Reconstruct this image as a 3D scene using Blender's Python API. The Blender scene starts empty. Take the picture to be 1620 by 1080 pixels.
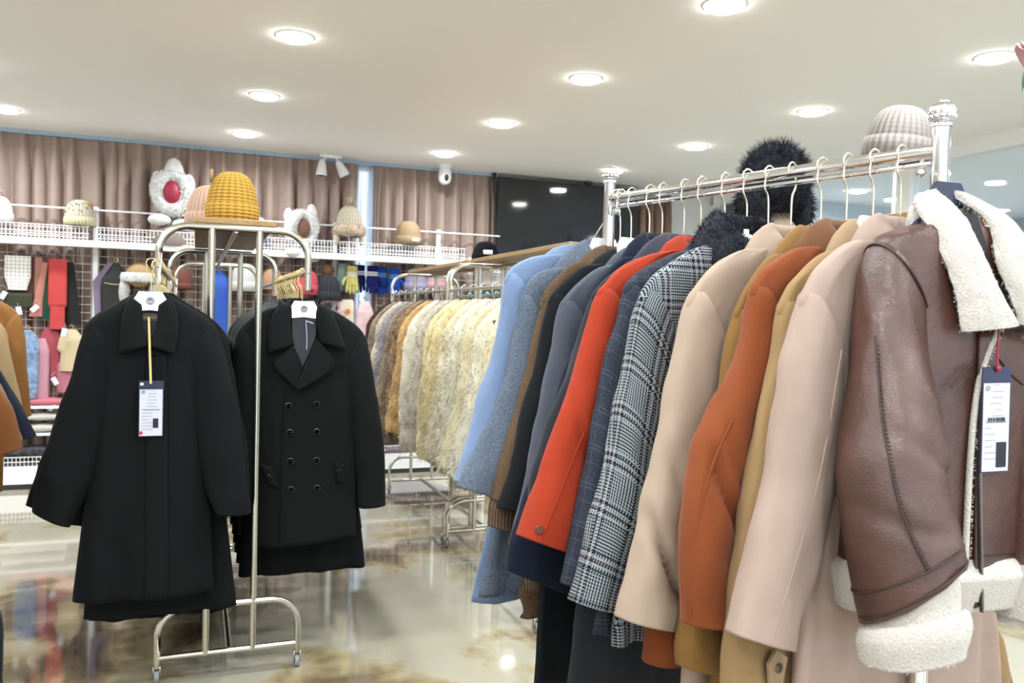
import bpy, bmesh, math, random
import numpy as np
from mathutils import Vector, Matrix, noise
PI = math.pi
C = bpy.context.scene.collection
rng = random.Random(7)

# ------------------------------------------------------------ camera, light, exposure
scene = bpy.context.scene
def make_camera():
    yaw, pitch, roll = math.radians(21.12), math.radians(1.69), math.radians(1.56)
    F = Vector((math.sin(yaw)*math.cos(pitch), math.cos(yaw)*math.cos(pitch), -math.sin(pitch)))
    R0 = Vector((math.cos(yaw), -math.sin(yaw), 0)); U0 = R0.cross(F)
    R = R0*math.cos(roll)+U0*math.sin(roll); U = R.cross(F)
    cd = bpy.data.cameras.new('camera'); co = bpy.data.objects.new('camera', cd); C.objects.link(co)
    m = Matrix((R, U, -F)).transposed().to_4x4(); m.translation = (0, 0, 1.35)
    co.matrix_world = m
    cd.sensor_width = 36; cd.lens = 1300/1620*36; cd.clip_start = .05
    cd.dof.use_dof = True; cd.dof.focus_distance = 2.3; cd.dof.aperture_fstop = 5.6
    scene.camera = co
make_camera()
w = bpy.data.worlds.new('daylight'); scene.world = w; w.use_nodes = True
w.node_tree.nodes['Background'].inputs[0].default_value = (.80, .90, 1, 1)
w.node_tree.nodes['Background'].inputs[1].default_value = 1.3
scene.view_settings.view_transform = 'Standard'; scene.view_settings.look = 'None'
scene.view_settings.gamma = 1; scene.view_settings.use_curve_mapping = False
scene.view_settings.exposure = 0.90
LAMP_W = 8.5
scene.cycles.max_bounces = 8; scene.cycles.diffuse_bounces = 4; scene.cycles.glossy_bounces = 3
scene.cycles.transparent_max_bounces = 12
scene.cycles.caustics_reflective = False; scene.cycles.caustics_refractive = False
scene.cycles.sample_clamp_indirect = 4

# ------------------------------------------------------------ materials
MATS = {}
def srgb(r, g, b):
    f = lambda c: (c/255/12.92 if c/255 <= .04045 else ((c/255+.055)/1.055)**2.4)
    return (f(r)*.47, f(g)*.47, f(b)*.47)
class NT:
    def __init__(s, name):
        s.m = bpy.data.materials.new(name); s.m.use_nodes = True; s.t = s.m.node_tree
        s.b = s.t.nodes['Principled BSDF']
    def n(s, typ, **k):
        nd = s.t.nodes.new(typ)
        for a, v in k.items():
            if a.startswith('i_'): nd.inputs[a[2:].replace('_', ' ')].default_value = v
            else: setattr(nd, a, v)
        return nd
    def l(s, a, b): s.t.links.new(a, b)
    def math(s, op, a, b=None, c=None):
        nd = s.n('ShaderNodeMath', operation=op)
        for i, v in enumerate((a, b, c)):
            if v is None: continue
            if isinstance(v, (int, float)): nd.inputs[i].default_value = v
            else: s.l(v, nd.inputs[i])
        return nd.outputs[0]
    def mix(s, fac, a, b, mode='MIX'):
        nd = s.n('ShaderNodeMix', data_type='RGBA', blend_type=mode)
        for i, v in ((0, fac), (6, a), (7, b)):
            if isinstance(v, (int, float)): nd.inputs[i].default_value = v
            elif isinstance(v, tuple): nd.inputs[i].default_value = (*v[:3], 1)
            else: s.l(v, nd.inputs[i])
        return nd.outputs[2]
    def coord(s, kind='Object'):
        return s.n('ShaderNodeTexCoord').outputs[kind]
    def noise(s, vec, scale, detail=3, rough=.55):
        nd = s.n('ShaderNodeTexNoise'); nd.inputs['Scale'].default_value = scale
        nd.inputs['Detail'].default_value = detail; nd.inputs['Roughness'].default_value = rough
        s.l(vec, nd.inputs['Vector']); return nd.outputs[0]
    def ramp(s, fac, stops):
        nd = s.n('ShaderNodeValToRGB'); cr = nd.color_ramp
        while len(cr.elements) < len(stops): cr.elements.new(.5)
        for e, (p, c) in zip(cr.elements, stops): e.position = p; e.color = (*c, 1)
        s.l(fac, nd.inputs[0]); return nd.outputs[0]
    def bump(s, h, strength=.3, dist=.002):
        nd = s.n('ShaderNodeBump'); nd.inputs['Strength'].default_value = strength
        nd.inputs['Distance'].default_value = dist; s.l(h, nd.inputs['Height'])
        s.l(nd.outputs[0], s.b.inputs['Normal'])
def plain(name, col, rough=.5, metal=0, spec=.5, emit=None, es=0, coat=0):
    if name in MATS: return MATS[name]
    t = NT(name); t.b.inputs['Base Color'].default_value = (*col, 1); t.b.inputs['Roughness'].default_value = rough
    t.b.inputs['Metallic'].default_value = metal; t.b.inputs['Specular IOR Level'].default_value = spec
    t.b.inputs['Coat Weight'].default_value = coat
    if emit: t.b.inputs['Emission Color'].default_value = (*emit, 1); t.b.inputs['Emission Strength'].default_value = es
    MATS[name] = t.m; return t.m
def wool(name, col, var=.18, scale=700, bump=.35, sheen=.25, mottling=None, rough=.9, flecks=0):
    if name in MATS: return MATS[name]
    t = NT(name); co = t.coord()
    n1 = t.noise(co, scale, 2); n2 = t.noise(co, 14, 3)
    d = tuple(c*(1-var) for c in col); li = tuple(min(1, c*(1+var)) for c in col)
    base = t.ramp(n1, [(.3, d), (.7, li)])
    base = t.mix(.12, base, t.ramp(n2, [(.3, tuple(c*.7 for c in col)), (.7, tuple(min(1, c*1.25) for c in col))]))
    if mottling:
        n3 = t.noise(co, mottling[0], 4, .7)
        base = t.mix(t.math('MULTIPLY', t.ramp(n3, [(.42, (0, 0, 0)), (.62, (1, 1, 1))]), mottling[2]), base, mottling[1])
        t.bump(n3, .6, .003)
    else: t.bump(n1, bump, .0012)
    t.l(base, t.b.inputs['Base Color']); t.b.inputs['Roughness'].default_value = rough
    t.b.inputs['Specular IOR Level'].default_value = .2
    t.b.inputs['Sheen Weight'].default_value = sheen; t.b.inputs['Sheen Roughness'].default_value = .5
    t.b.inputs['Sheen Tint'].default_value = (*[min(1, c+.3) for c in col], 1)
    MATS[name] = t.m; return t.m
def plaid_glen():
    t = NT('glen_plaid_wool'); sx = t.n('ShaderNodeSeparateXYZ'); t.l(t.coord('UV'), sx.inputs[0])
    P, T = .094, .0020
    def dirn(c, sh):
        u = t.math('ADD', c, 5.0+sh)
        bold = t.math('LESS_THAN', t.math('MODULO', u, P), P*.42)
        s4 = t.math('LESS_THAN', t.math('MODULO', u, 8*T*.95), 4*T*.95)
        s2 = t.math('LESS_THAN', t.math('MODULO', u, 3.1*T), 1.55*T)
        over = t.math('LESS_THAN', t.math('ABSOLUTE', t.math('SUBTRACT', t.math('MODULO', u, P), P*.21)), T*1.1)
        d = t.math('ADD', t.math('MULTIPLY', bold, s4), t.math('MULTIPLY', t.math('SUBTRACT', 1.0, bold), s2))
        return d, over
    du, ou = dirn(sx.outputs[0], 0); dv, ov = dirn(sx.outputs[1], .03)
    tw = t.math('LESS_THAN', t.math('MODULO', t.math('ADD', t.math('ADD', sx.outputs[0], 9.0), sx.outputs[1]), 4*T*.8), 2*T*.8)
    dark = t.math('ADD', t.math('MULTIPLY', tw, du), t.math('MULTIPLY', t.math('SUBTRACT', 1.0, tw), dv))
    col = t.mix(dark, srgb(196, 206, 212), srgb(16, 20, 30))
    pk = t.math('MULTIPLY', t.math('MAXIMUM', ou, ov), .14)
    col = t.mix(pk, col, srgb(190, 120, 130))
    t.l(col, t.b.inputs['Base Color']); t.b.inputs['Roughness'].default_value = .9; t.b.inputs['Specular IOR Level'].default_value = .2
    t.bump(dark, .3, .0006); MATS['glen'] = t.m; return t.m
def plaid_dark():
    t = NT('dark_blue_plaid_wool'); sx = t.n('ShaderNodeSeparateXYZ'); t.l(t.coord('UV'), sx.inputs[0])
    P = .075
    def lines(c):
        u = t.math('MODULO', t.math('ADD', c, 5.0), P)
        a = t.math('LESS_THAN', t.math('ABSOLUTE', t.math('SUBTRACT', u, .02)), .0012)
        b = t.math('LESS_THAN', t.math('ABSOLUTE', t.math('SUBTRACT', u, .028)), .0012)
        c2 = t.math('LESS_THAN', t.math('ABSOLUTE', t.math('SUBTRACT', u, .055)), .001)
        return t.math('MINIMUM', t.math('ADD', t.math('ADD', a, b), c2), 1.0)
    l = t.math('MAXIMUM', lines(sx.outputs[0]), lines(sx.outputs[1]))
    n = t.noise(t.coord(), 450, 3)
    base = t.ramp(n, [(.35, srgb(34, 40, 54)), (.65, srgb(84, 92, 108))])
    col = t.mix(t.math('MULTIPLY', l, .24), base, srgb(140, 150, 164))
    t.l(col, t.b.inputs['Base Color']); t.b.inputs['Roughness'].default_value = .9; t.b.inputs['Specular IOR Level'].default_value = .2
    t.bump(n, .3, .001); MATS['dplaid'] = t.m; return t.m
def tweed(name, a, b, sc=160):
    t = NT(name); sx = t.n('ShaderNodeSeparateXYZ'); t.l(t.coord('UV'), sx.inputs[0])
    r = t.math('SINE', t.math('MULTIPLY', sx.outputs[0], 2*PI*sc))
    n = t.noise(t.coord(), 380, 3, .7)
    f = t.math('ADD', t.math('MULTIPLY', r, .25), n)
    t.l(t.ramp(f, [(.3, a), (.75, b)]), t.b.inputs['Base Color']); t.b.inputs['Roughness'].default_value = .95
    t.bump(f, .6, .002); MATS[name] = t.m; return t.m
def leather(name, col):
    t = NT(name); co = t.coord()
    v = t.n('ShaderNodeTexVoronoi'); v.inputs['Scale'].default_value = 420; t.l(co, v.inputs['Vector'])
    n = t.noise(co, 7, 4); n2 = t.noise(co, 40, 4)
    base = t.ramp(n, [(.3, tuple(c*.75 for c in col)), (.7, tuple(c*1.25 for c in col))])
    t.l(base, t.b.inputs['Base Color'])
    t.b.inputs['Roughness'].default_value = .36; t.b.inputs['Specular IOR Level'].default_value = .6
    h = t.math('ADD', t.math('MULTIPLY', v.outputs['Distance'], .35), t.math('MULTIPLY', n2, 1.6))
    t.bump(h, .35, .004); MATS[name] = t.m; return t.m
def shearling(name, col):
    t = NT(name); co = t.coord()
    v = t.n('ShaderNodeTexVoronoi'); v.inputs['Scale'].default_value = 260; v.inputs['Randomness'].default_value = 1
    nd = t.n('ShaderNodeTexNoise'); nd.inputs['Scale'].default_value = 60; t.l(co, nd.inputs['Vector'])
    vm = t.n('ShaderNodeVectorMath', operation='MULTIPLY_ADD'); t.l(nd.outputs['Color'], vm.inputs[0])
    vm.inputs[1].default_value = (.018,)*3; t.l(co, vm.inputs[2]); t.l(vm.outputs[0], v.inputs['Vector'])
    h = t.math('SUBTRACT', 1.0, v.outputs['Distance'])
    t.l(t.ramp(h, [(.25, tuple(c*.86 for c in col)), (.7, col)]), t.b.inputs['Base Color'])
    t.b.inputs['Roughness'].default_value = 1; t.b.inputs['Specular IOR Level'].default_value = .1
    t.b.inputs['Sheen Weight'].default_value = .4
    t.bump(h, .45, .004); MATS[name] = t.m; return t.m
def fur(name, root, tip, dark=None, sc=18):
    if name in MATS: return MATS[name]
    root = tuple(min(.9, c*1.5) for c in root); tip = tuple(min(.92, c*1.62) for c in tip)
    t = NT(name); co = t.coord(); n = t.noise(co, sc, 4, .6); n2 = t.noise(co, 260, 2)
    base = t.ramp(n, [(.32, root), (.62, tip)])
    base = t.mix(.25, base, t.ramp(n2, [(.3, tuple(c*.8 for c in root)), (.7, tuple(min(1, c*1.15) for c in tip))]))
    t.l(base, t.b.inputs['Base Color']); t.b.inputs['Roughness'].default_value = .8
    t.b.inputs['Specular IOR Level'].default_value = .2; t.b.inputs['Sheen Weight'].default_value = .3 if tip[0] > .1 else 0
    t.bump(n2, .5, .004)
    MATS[name] = t.m; return t.m
def knit(name, col, su=40, sv=60, waffle=False):
    if name in MATS: return MATS[name]
    col = tuple(min(.9, c*1.35) for c in col)
    t = NT(name); sx = t.n('ShaderNodeSeparateXYZ'); t.l(t.coord('UV'), sx.inputs[0])
    a = t.math('SINE', t.math('MULTIPLY', sx.outputs[0], 2*PI*su)); b = t.math('SINE', t.math('MULTIPLY', sx.outputs[1], 2*PI*sv))
    h = t.math('ADD', t.math('MULTIPLY', a, .5), t.math('MULTIPLY', b, .5 if waffle else .06))
    t.l(t.ramp(t.math('MULTIPLY_ADD', h, .5, .5), [(.1, tuple(c*.62 for c in col)), (.6, col)]), t.b.inputs['Base Color'])
    t.b.inputs['Roughness'].default_value = .95; t.b.inputs['Specular IOR Level'].default_value = .15
    t.bump(h, .6, .004); MATS[name] = t.m; return t.m
def wood(name, a, b):
    t = NT(name); co = t.coord(); mp = t.n('ShaderNodeMapping'); mp.inputs['Scale'].default_value = (28, 1.5, 28); t.l(co, mp.inputs[0])
    n = t.noise(mp.outputs[0], 2, 5, .6)
    t.l(t.ramp(n, [(.3, a), (.7, b)]), t.b.inputs['Base Color']); t.b.inputs['Roughness'].default_value = .45; MATS[name] = t.m; return t.m
def glassy(name, tint=(.93, .97, 1), refl=.12):
    t = NT(name); tr = t.n('ShaderNodeBsdfTransparent'); tr.inputs[0].default_value = (*tint, 1)
    gl = t.n('ShaderNodeBsdfGlossy'); gl.inputs['Roughness'].default_value = .02
    lw = t.n('ShaderNodeLayerWeight'); fr = t.math('MULTIPLY_ADD', t.math('POWER', lw.outputs['Facing'], 5.0), .9, .04)
    mx = t.n('ShaderNodeMixShader'); t.l(fr, mx.inputs[0]); t.l(tr.outputs[0], mx.inputs[1]); t.l(gl.outputs[0], mx.inputs[2])
    t.l(mx.outputs[0], t.t.nodes['Material Output'].inputs[0]); MATS[name] = t.m; return t.m
def translucent(name, col):
    t = NT(name); tr = t.n('ShaderNodeBsdfTranslucent'); tr.inputs[0].default_value = (*col, 1)
    tp = t.n('ShaderNodeBsdfTransparent'); mx = t.n('ShaderNodeMixShader'); mx.inputs[0].default_value = .35
    t.l(tr.outputs[0], mx.inputs[1]); t.l(tp.outputs[0], mx.inputs[2])
    t.l(mx.outputs[0], t.t.nodes['Material Output'].inputs[0]); MATS[name] = t.m; return t.m
def floor_mat():
    t = NT('polished_marbled_floor'); co = t.coord(); mp = t.n('ShaderNodeMapping'); mp.inputs['Scale'].default_value = (1, .75, 1)
    mp.inputs['Location'].default_value = (-1.11, -3.66, 0); t.l(co, mp.inputs[0])
    wn = t.n('ShaderNodeTexNoise'); wn.inputs['Scale'].default_value = .9; t.l(mp.outputs[0], wn.inputs['Vector'])
    vm = t.n('ShaderNodeVectorMath', operation='MULTIPLY_ADD'); t.l(wn.outputs['Color'], vm.inputs[0]); vm.inputs[1].default_value = (.9, .9, 0); t.l(mp.outputs[0], vm.inputs[2])
    n = t.noise(vm.outputs[0], 1.15, 5, .55)
    base = t.ramp(n, [(.37, (.045, .033, .022)), (.425, (.17, .13, .08)), (.465, (.36, .29, .165)), (.50, (.425, .395, .30)), (.72, (.45, .43, .345))])
    n2 = t.noise(vm.outputs[0], 2.3, 4)
    base = t.mix(t.math('MULTIPLY', t.ramp(n2, [(.52, (0, 0, 0)), (.66, (1, 1, 1))]), .45), base, (.36, .33, .28))
    t.l(base, t.b.inputs['Base Color']); t.b.inputs['Roughness'].default_value = .07; t.b.inputs['Specular IOR Level'].default_value = .55
    t.b.inputs['Coat Weight'].default_value = .5; t.b.inputs['Coat Roughness'].default_value = .04
    nb = t.noise(co, 5, 2); t.bump(nb, .04, .01)
    return t.m

M_white = plain('white_paint_metal', (.86, .87, .89), .35)
M_plate = plain('white_plastic', (.85, .85, .85), .35)
M_chrome = plain('chrome', (.82, .82, .84), .07, 1)
M_steel = plain('brushed_champagne_steel', (.56, .53, .45), .26, 1)
M_gold = plain('gold_wire', (.80, .64, .30), .25, 1)
M_pale_gold = plain('pale_gold_wire', (.86, .80, .62), .25, 1)
M_black = plain('black_plastic', (.015, .015, .017), .4)
M_dark = plain('dark_lining', (.012, .013, .018), .8)
M_board = wood('light_wood_board', srgb(196, 152, 92), srgb(232, 190, 128))
M_wall = plain('white_wall', (.72, .72, .72), .8)
M_ceil = plain('ceiling_paint', (.93, .932, .928), .85)
M_paper = plain('paper', (.60, .62, .70), .5)
M_ink = plain('ink_grey', (.28, .28, .36), .7)
M_navyplastic = plain('navy_plastic', (.012, .016, .055), .3)
M_ribbon = plain('gold_ribbon', (.62, .52, .20), .5)
M_rubber = plain('caster_rubber', (.25, .27, .28), .5)
M_glass = glassy('clear_glass')
M_shear = shearling('cream_shearling', (.55, .515, .47))
M_leather = leather('brown_leather', srgb(108, 72, 62))

# ------------------------------------------------------------ mesh helpers
class MB:
    def __init__(s): s.v = []; s.f = []; s.uv = []; s.n = 0
    def add(s, V, F, UV=None):
        V = np.asarray(V, float); s.v.append(V)
        for i, f in enumerate(F):
            s.f.append([k+s.n for k in f]); s.uv.append(UV[i] if UV is not None else [(0, 0)]*len(f))
        s.n += len(V)
    def grid(s, P, U=None, V=None, closed=True):
        P = np.asarray(P, float); R, n, _ = P.shape; F = []; UV = []
        for i in range(R-1):
            for j in range(n if closed else n-1):
                k = (j+1) % n
                F.append([i*n+j, i*n+k, (i+1)*n+k, (i+1)*n+j])
                if U is not None:
                    UV.append([(U[i][j], V[i][j]), (U[i][j+1], V[i][j+1]), (U[i+1][j+1], V[i+1][j+1]), (U[i+1][j], V[i+1][j])])
        s.add(P.reshape(-1, 3), F, UV if U is not None else None)
    def cap(s, ring):
        ring = np.asarray(ring); n = len(ring)
        s.add(np.vstack([ring, ring.mean(0)]), [[i, (i+1) % n, n] for i in range(n)])
    def box(s, c, d, rot=None):
        x, y, z = [k/2 for k in d]
        V = np.array([(-x,-y,-z),(x,-y,-z),(x,y,-z),(-x,y,-z),(-x,-y,z),(x,-y,z),(x,y,z),(-x,y,z)], float)
        if rot is not None: V = V @ np.array(rot).T
        s.add(V+np.array(c, float), [[3,2,1,0],[4,5,6,7],[0,1,5,4],[1,2,6,5],[2,3,7,6],[3,0,4,7]])
    def tube(s, path, r, n=10, cap=True, squash=None):
        path = [np.array(p, float) for p in path]; rings = []; up = None
        rs = r if hasattr(r, '__len__') else [r]*len(path)
        for i, p in enumerate(path):
            t = path[min(i+1, len(path)-1)]-path[max(i-1, 0)]; t /= (np.linalg.norm(t)+1e-12)
            if up is None:
                up = np.array((0, 0, 1.)) if abs(t[2]) < .9 else np.array((1., 0, 0))
            a = np.cross(t, up); a /= (np.linalg.norm(a)+1e-12); b = np.cross(a, t); up = b
            rings.append([p+(a*math.cos(q)+b*math.sin(q))*rs[i] for q in np.linspace(0, 2*PI, n, endpoint=False)])
        s.grid(rings)
        if cap: s.cap(rings[0][::-1]); s.cap(rings[-1])
    def lathe(s, prof, n=32, c=(0, 0, 0), uv=False, fn=None, cap=True):
        rings = []; L = [0]
        for i in range(1, len(prof)): L.append(L[-1]+math.dist(prof[i], prof[i-1]))
        for i, (r, z) in enumerate(prof):
            row = []
            for j in range(n):
                q = 2*PI*j/n; rr = r*(1+(fn(q, L[i]) if fn else 0)); row.append((c[0]+rr*math.cos(q), c[1]+rr*math.sin(q), c[2]+z))
            rings.append(row)
        if uv:
            U = [[j/n for j in range(n+1)] for _ in prof]; V = [[L[i]]*(n+1) for i in range(len(prof))]
            s.grid(rings, U, V)
        else: s.grid(rings)
        if cap: s.cap(rings[-1])
    def ball(s, c, r, n=20, sc=(1, 1, 1), fn=None):
        rings = []
        for i in range(n//2+1):
            a = -PI/2+PI*i/(n//2)
            row = []
            for j in range(n):
                q = 2*PI*j/n; d = np.array((math.cos(a)*math.cos(q), math.cos(a)*math.sin(q), math.sin(a)))
                k = 1+(fn(d) if fn else 0); row.append(np.array(c)+d*k*r*np.array(sc))
            rings.append(row)
        s.grid(rings)
    def blades(s, pts, nrm, L, wd, droop=.3, jit=.5, seed=1):
        g = np.random.default_rng(seed); n = len(pts)
        d = nrm+g.normal(0, jit, (n, 3)); d[:, 2] -= droop; d /= np.linalg.norm(d, axis=1)[:, None]
        sd = np.cross(d, g.normal(0, 1, (n, 3))); sd /= np.linalg.norm(sd, axis=1)[:, None]
        ln = (L*g.uniform(.5, 1.2, n))[:, None]
        base = pts-nrm*.004
        mid = base+d*ln*.55; tip = base+d*ln; tip[:, 2] -= ln[:, 0]*droop*.5
        V = np.stack([base-sd*wd, base+sd*wd, mid+sd*wd*.8, mid-sd*wd*.8, tip], 1).reshape(-1, 3)
        F = []
        for i in range(n): k = 5*i; F += [[k, k+1, k+2, k+3], [k+3, k+2, k+4]]
        s.add(V, F)
    def surf_points(s, n, seed=1):
        V = np.vstack(s.v); g = np.random.default_rng(seed); T = []
        for f in s.f:
            T.append(f[:3])
            if len(f) == 4: T.append([f[0], f[2], f[3]])
        T = np.array(T); A, B, D = V[T[:, 0]], V[T[:, 1]], V[T[:, 2]]
        N = np.cross(B-A, D-A); ar = np.linalg.norm(N, axis=1)+1e-12
        k = g.choice(len(T), n, p=ar/ar.sum()); u, v = g.random(n), g.random(n); fl = u+v > 1; u[fl] = 1-u[fl]; v[fl] = 1-v[fl]
        return A[k]+(B-A)[k]*u[:, None]+(D-A)[k]*v[:, None], N[k]/ar[k][:, None]
    def orient_out(s, c=None):
        pass
    def build(s, name, m, parent=None, smooth=True, bevel=0, solid=0, subsurf=0, weld=False):
        me = bpy.data.meshes.new(name); V = np.vstack(s.v)
        me.from_pydata(V.tolist(), [], s.f)
        uvl = me.uv_layers.new(name='UVMap'); flat = [c for fu in s.uv for q in fu for c in q]
        uvl.data.foreach_set('uv', flat)
        bm = bmesh.new(); bm.from_mesh(me); bmesh.ops.recalc_face_normals(bm, faces=bm.faces); bm.to_mesh(me); bm.free()
        me.polygons.foreach_set('use_smooth', [smooth]*len(me.polygons))
        me.materials.append(m); o = bpy.data.objects.new(name, me); C.objects.link(o)
        if parent is not None: o.parent = parent
        if bevel:
            b = o.modifiers.new('bevel', 'BEVEL'); b.width = bevel; b.segments = 2; b.limit_method = 'ANGLE'
        if solid:
            b = o.modifiers.new('solid', 'SOLIDIFY'); b.thickness = solid; b.offset = 0
        if subsurf:
            b = o.modifiers.new('sub', 'SUBSURF'); b.levels = b.render_levels = subsurf
        return o
def thing(name, label, cat, loc=(0, 0, 0), rz=0, group=None):
    o = bpy.data.objects.new(name, None); C.objects.link(o); o.location = loc; o.rotation_euler = (0, 0, rz)
    o.empty_display_size = .05
    o['label'] = label; o['category'] = cat
    if group: o['group'] = group
    return o
def tag(o, label, cat, group=None, loc=None, rz=None):
    o['label'] = label; o['category'] = cat
    if group: o['group'] = group
    if loc is not None: o.location = loc
    if rz is not None: o.rotation_euler = (0, 0, rz)
    return o
def struct(o): o['kind'] = 'structure'; return o
def dup(root, loc=None, rz=None, label=None, group=None):
    r = root.copy(); C.objects.link(r)
    if loc is not None: r.location = loc
    if rz is not None: r.rotation_euler = (0, 0, rz)
    if label: r['label'] = label
    if group: r['group'] = group
    for ch in list(root.children):
        c = ch.copy(); C.objects.link(c); c.parent = r
        for g in list(ch.children):
            d = g.copy(); C.objects.link(d); d.parent = c
    return r
def cr(pts, n):
    """n points along a Catmull-Rom curve, evenly spaced"""
    P = np.asarray(pts, float)
    if len(P) == 2: return np.array([P[0]+(P[1]-P[0])*t for t in np.linspace(0, 1, n)])
    Q = np.vstack([2*P[0]-P[1], P, 2*P[-1]-P[-2]]); out = []
    for i in range(1, len(Q)-2):
        for t in np.linspace(0, 1, 24, endpoint=False):
            a, b, c, d = Q[i-1], Q[i], Q[i+1], Q[i+2]
            out.append(.5*((2*b)+(-a+c)*t+(2*a-5*b+4*c-d)*t*t+(-a+3*b-3*c+d)*t**3))
    out.append(P[-1]); out = np.array(out)
    L = np.concatenate([[0], np.cumsum(np.linalg.norm(np.diff(out, axis=0), axis=1))]); s = np.linspace(0, L[-1], n)
    return np.stack([np.interp(s, L, out[:, k]) for k in range(out.shape[1])], 1)
def arc(c, r, a0, a1, n, plane='xz'):
    out = []
    for a in np.linspace(a0, a1, n):
        x, z = r*math.cos(a), r*math.sin(a)
        out.append((c[0]+x, c[1], c[2]+z) if plane == 'xz' else (c[0], c[1]+x, c[2]+z))
    return out
#--BODY--
# ------------------------------------------------------------ the room
def flat_box(name, lo, hi, m):
    b = MB(); lo = np.array(lo, float); hi = np.array(hi, float); b.box((lo+hi)/2, hi-lo); return struct(b.build(name, m, smooth=False))
CEIL = 2.65
flat_box('floor', (-4.2, -4, -.1), (9, 7.4, 0), floor_mat())
flat_box('ceiling', (-4.2, -4, CEIL), (9, 7.4, CEIL+.1), M_ceil)
flat_box('wall_left', (-4.3, -4, 0), (-4.2, 7.4, CEIL), M_wall)
b = MB(); b.box((-1.46, 7.25, CEIL/2), (5.48, .1, CEIL)); b.box((5.22, 7.25, CEIL/2), (7.56, .1, CEIL))
struct(b.build('wall_back', M_wall, smooth=False))
b = MB()
for x in (1.30, 1.42): b.box((x, 7.25, CEIL/2), (.03, .08, CEIL))
b.box((1.36, 7.25, .04), (.1, .08, .08)); b.box((1.36, 7.25, CEIL-.03), (.1, .08, .06))
wn = struct(b.build('window_1', M_white, smooth=False))
b = MB(); b.box((1.36, 7.26, CEIL/2), (.1, .008, CEIL-.14)); pn = b.build('window_pane', M_glass, wn, smooth=False)
# glazed partition on the right and the room behind it
PX = 4.97
M_frame = plain('white_frame', (.90, .91, .92), .4)
b = MB()
for y in (7.14, 5.87, 4.72, 3.2, 1.5, -.5, -2.5): b.box((PX, y, (CEIL+.14)/2), (.09, .12, CEIL-.34))
b.box((PX, 2.0, CEIL-.05), (.09, 10.3, .10)); b.box((PX, 2.0, .12), (.09, 10.3, .24)); b.box((PX, 2.0, 1.0), (.06, 10.3, .06))
wr = struct(b.build('wall_right', M_frame, smooth=False))
for i, (y0, y1) in enumerate(((5.93, 7.08), (4.78, 5.81), (3.26, 4.66), (1.56, 3.14), (-.44, 1.44))):
    b = MB(); b.box((PX, (y0+y1)/2, 1.78), (.01, y1-y0, 1.55)); b.box((PX, (y0+y1)/2, .6), (.01, y1-y0, .74))
    struct(b.build('window_%d' % (i+2), M_glass, smooth=False))
M_office = plain('office_wall_blue_grey', (.62, .68, .74), .8)
flat_box('wall_office', (8.9, -4, 0), (9, 7.2, CEIL), M_office)
b = MB(); b.box((6.95, 6.95, CEIL/2), (3.8, .1, CEIL)); struct(b.build('wall_office_back', M_office, smooth=False))
b = MB(); b.box((6.95, 6.86, 2.3), (3.8, .06, .09)); b.box((6.95, 6.86, .9), (3.8, .06, .06))
for x in (5.6, 6.7, 7.8): b.box((x, 6.86, 1.15), (.08, .06, 2.3))
struct(b.build('trim_1', M_frame, smooth=False))
b = MB(); b.box((8.86, 2.5, 2.25), (.06, 9, .09))
for y in (1.2, 2.6, 4.0, 5.4): b.box((8.86, y, 1.12), (.06, .1, 2.25))
struct(b.build('trim_2', M_frame, smooth=False))

# ------------------------------------------------------------ ceiling downlights
M_lens = plain('lamp_lens', (1, 1, 1), .5, emit=(1, .985, .95), es=14)
def downlight(x, y, label, on=True, proto=[None], group='round ceiling downlights'):
    if proto[0] is None:
        t = thing('ceiling_downlight', label, 'ceiling light', (x, y, CEIL), 0, group)
        b = MB(); b.lathe([(.090, 0), (.091, -.003), (.080, -.005), (.078, -.003)], 40, cap=False); b.build('trim_ring', M_white, t)
        b = MB(); b.lathe([(.078, -.002), (.078, -.013), (.070, -.018), (.001, -.019)], 40); b.build('diffuser', M_lens, t)
        proto[0] = t
    else: t = dup(proto[0], (x, y, CEIL), label=label, group=group)
    ld = downlight.__dict__.setdefault('data', None)
    if ld is None:
        ld = bpy.data.lights.new('downlight_lamp', 'AREA'); ld.shape = 'DISK'; ld.size = .16; ld.energy = LAMP_W; ld.color = (.92, .968, 1); ld.spread = math.radians(165)
        downlight.data = ld
    lo = bpy.data.objects.new('lamp_glow', ld); C.objects.link(lo); lo.location = (x, y, CEIL-.024)
    return t
LX = lambda i, j: .42+1.53*i-.049*j
LY = lambda j: 4.05+1.18*j
names = {(0,0): 'ceiling downlight high above the yellow hat, nearest one on the left', (0,1): 'ceiling downlight, middle one of the left line receding to the curtains', (0,2): 'ceiling downlight above the yellow hat, closest of its line to the curtains',
 (1,0): 'ceiling downlight in the upper middle, nearest of the centre line', (1,1): 'ceiling downlight in the centre line, second towards the curtains', (1,2): 'ceiling downlight just above the single white security camera',
 (2,0): 'ceiling downlight above the chrome rail, right of the black fur hat', (2,1): 'ceiling downlight above the middle of the chrome rail, left of the black fur hat', (2,2): 'ceiling downlight above the ball finial at the far end of the chrome rail',
 (1,-1): 'ceiling downlight cut by the top edge of the photo', (2,-1): 'ceiling downlight beside the pink flower at the far right', (-1,2): 'ceiling downlight at the far left edge above the curtains'}
for k, v in names.items(): downlight(LX(*k), LY(k[1]), v, group=None)
for i in range(-2, 4):
    for j in range(-5, 3):
        if (i, j) in names or (i >= 3 and j > 0): continue
        if i == 3 and LX(i, j) > PX-.1: continue
        downlight(LX(i, j), LY(j), 'ceiling downlight outside the view, lighting the near part of the shop')
for k, (x, y) in enumerate(((5.9, 6.2), (7.2, 5.2), (5.9, 4.0), (7.2, 3.2), (5.9, 2.2), (7.2, 1.2), (7.2, 6.2))):
    downlight(x, y, 'ceiling downlight in the glazed room on the right', group='downlights behind the glass partition')

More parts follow.
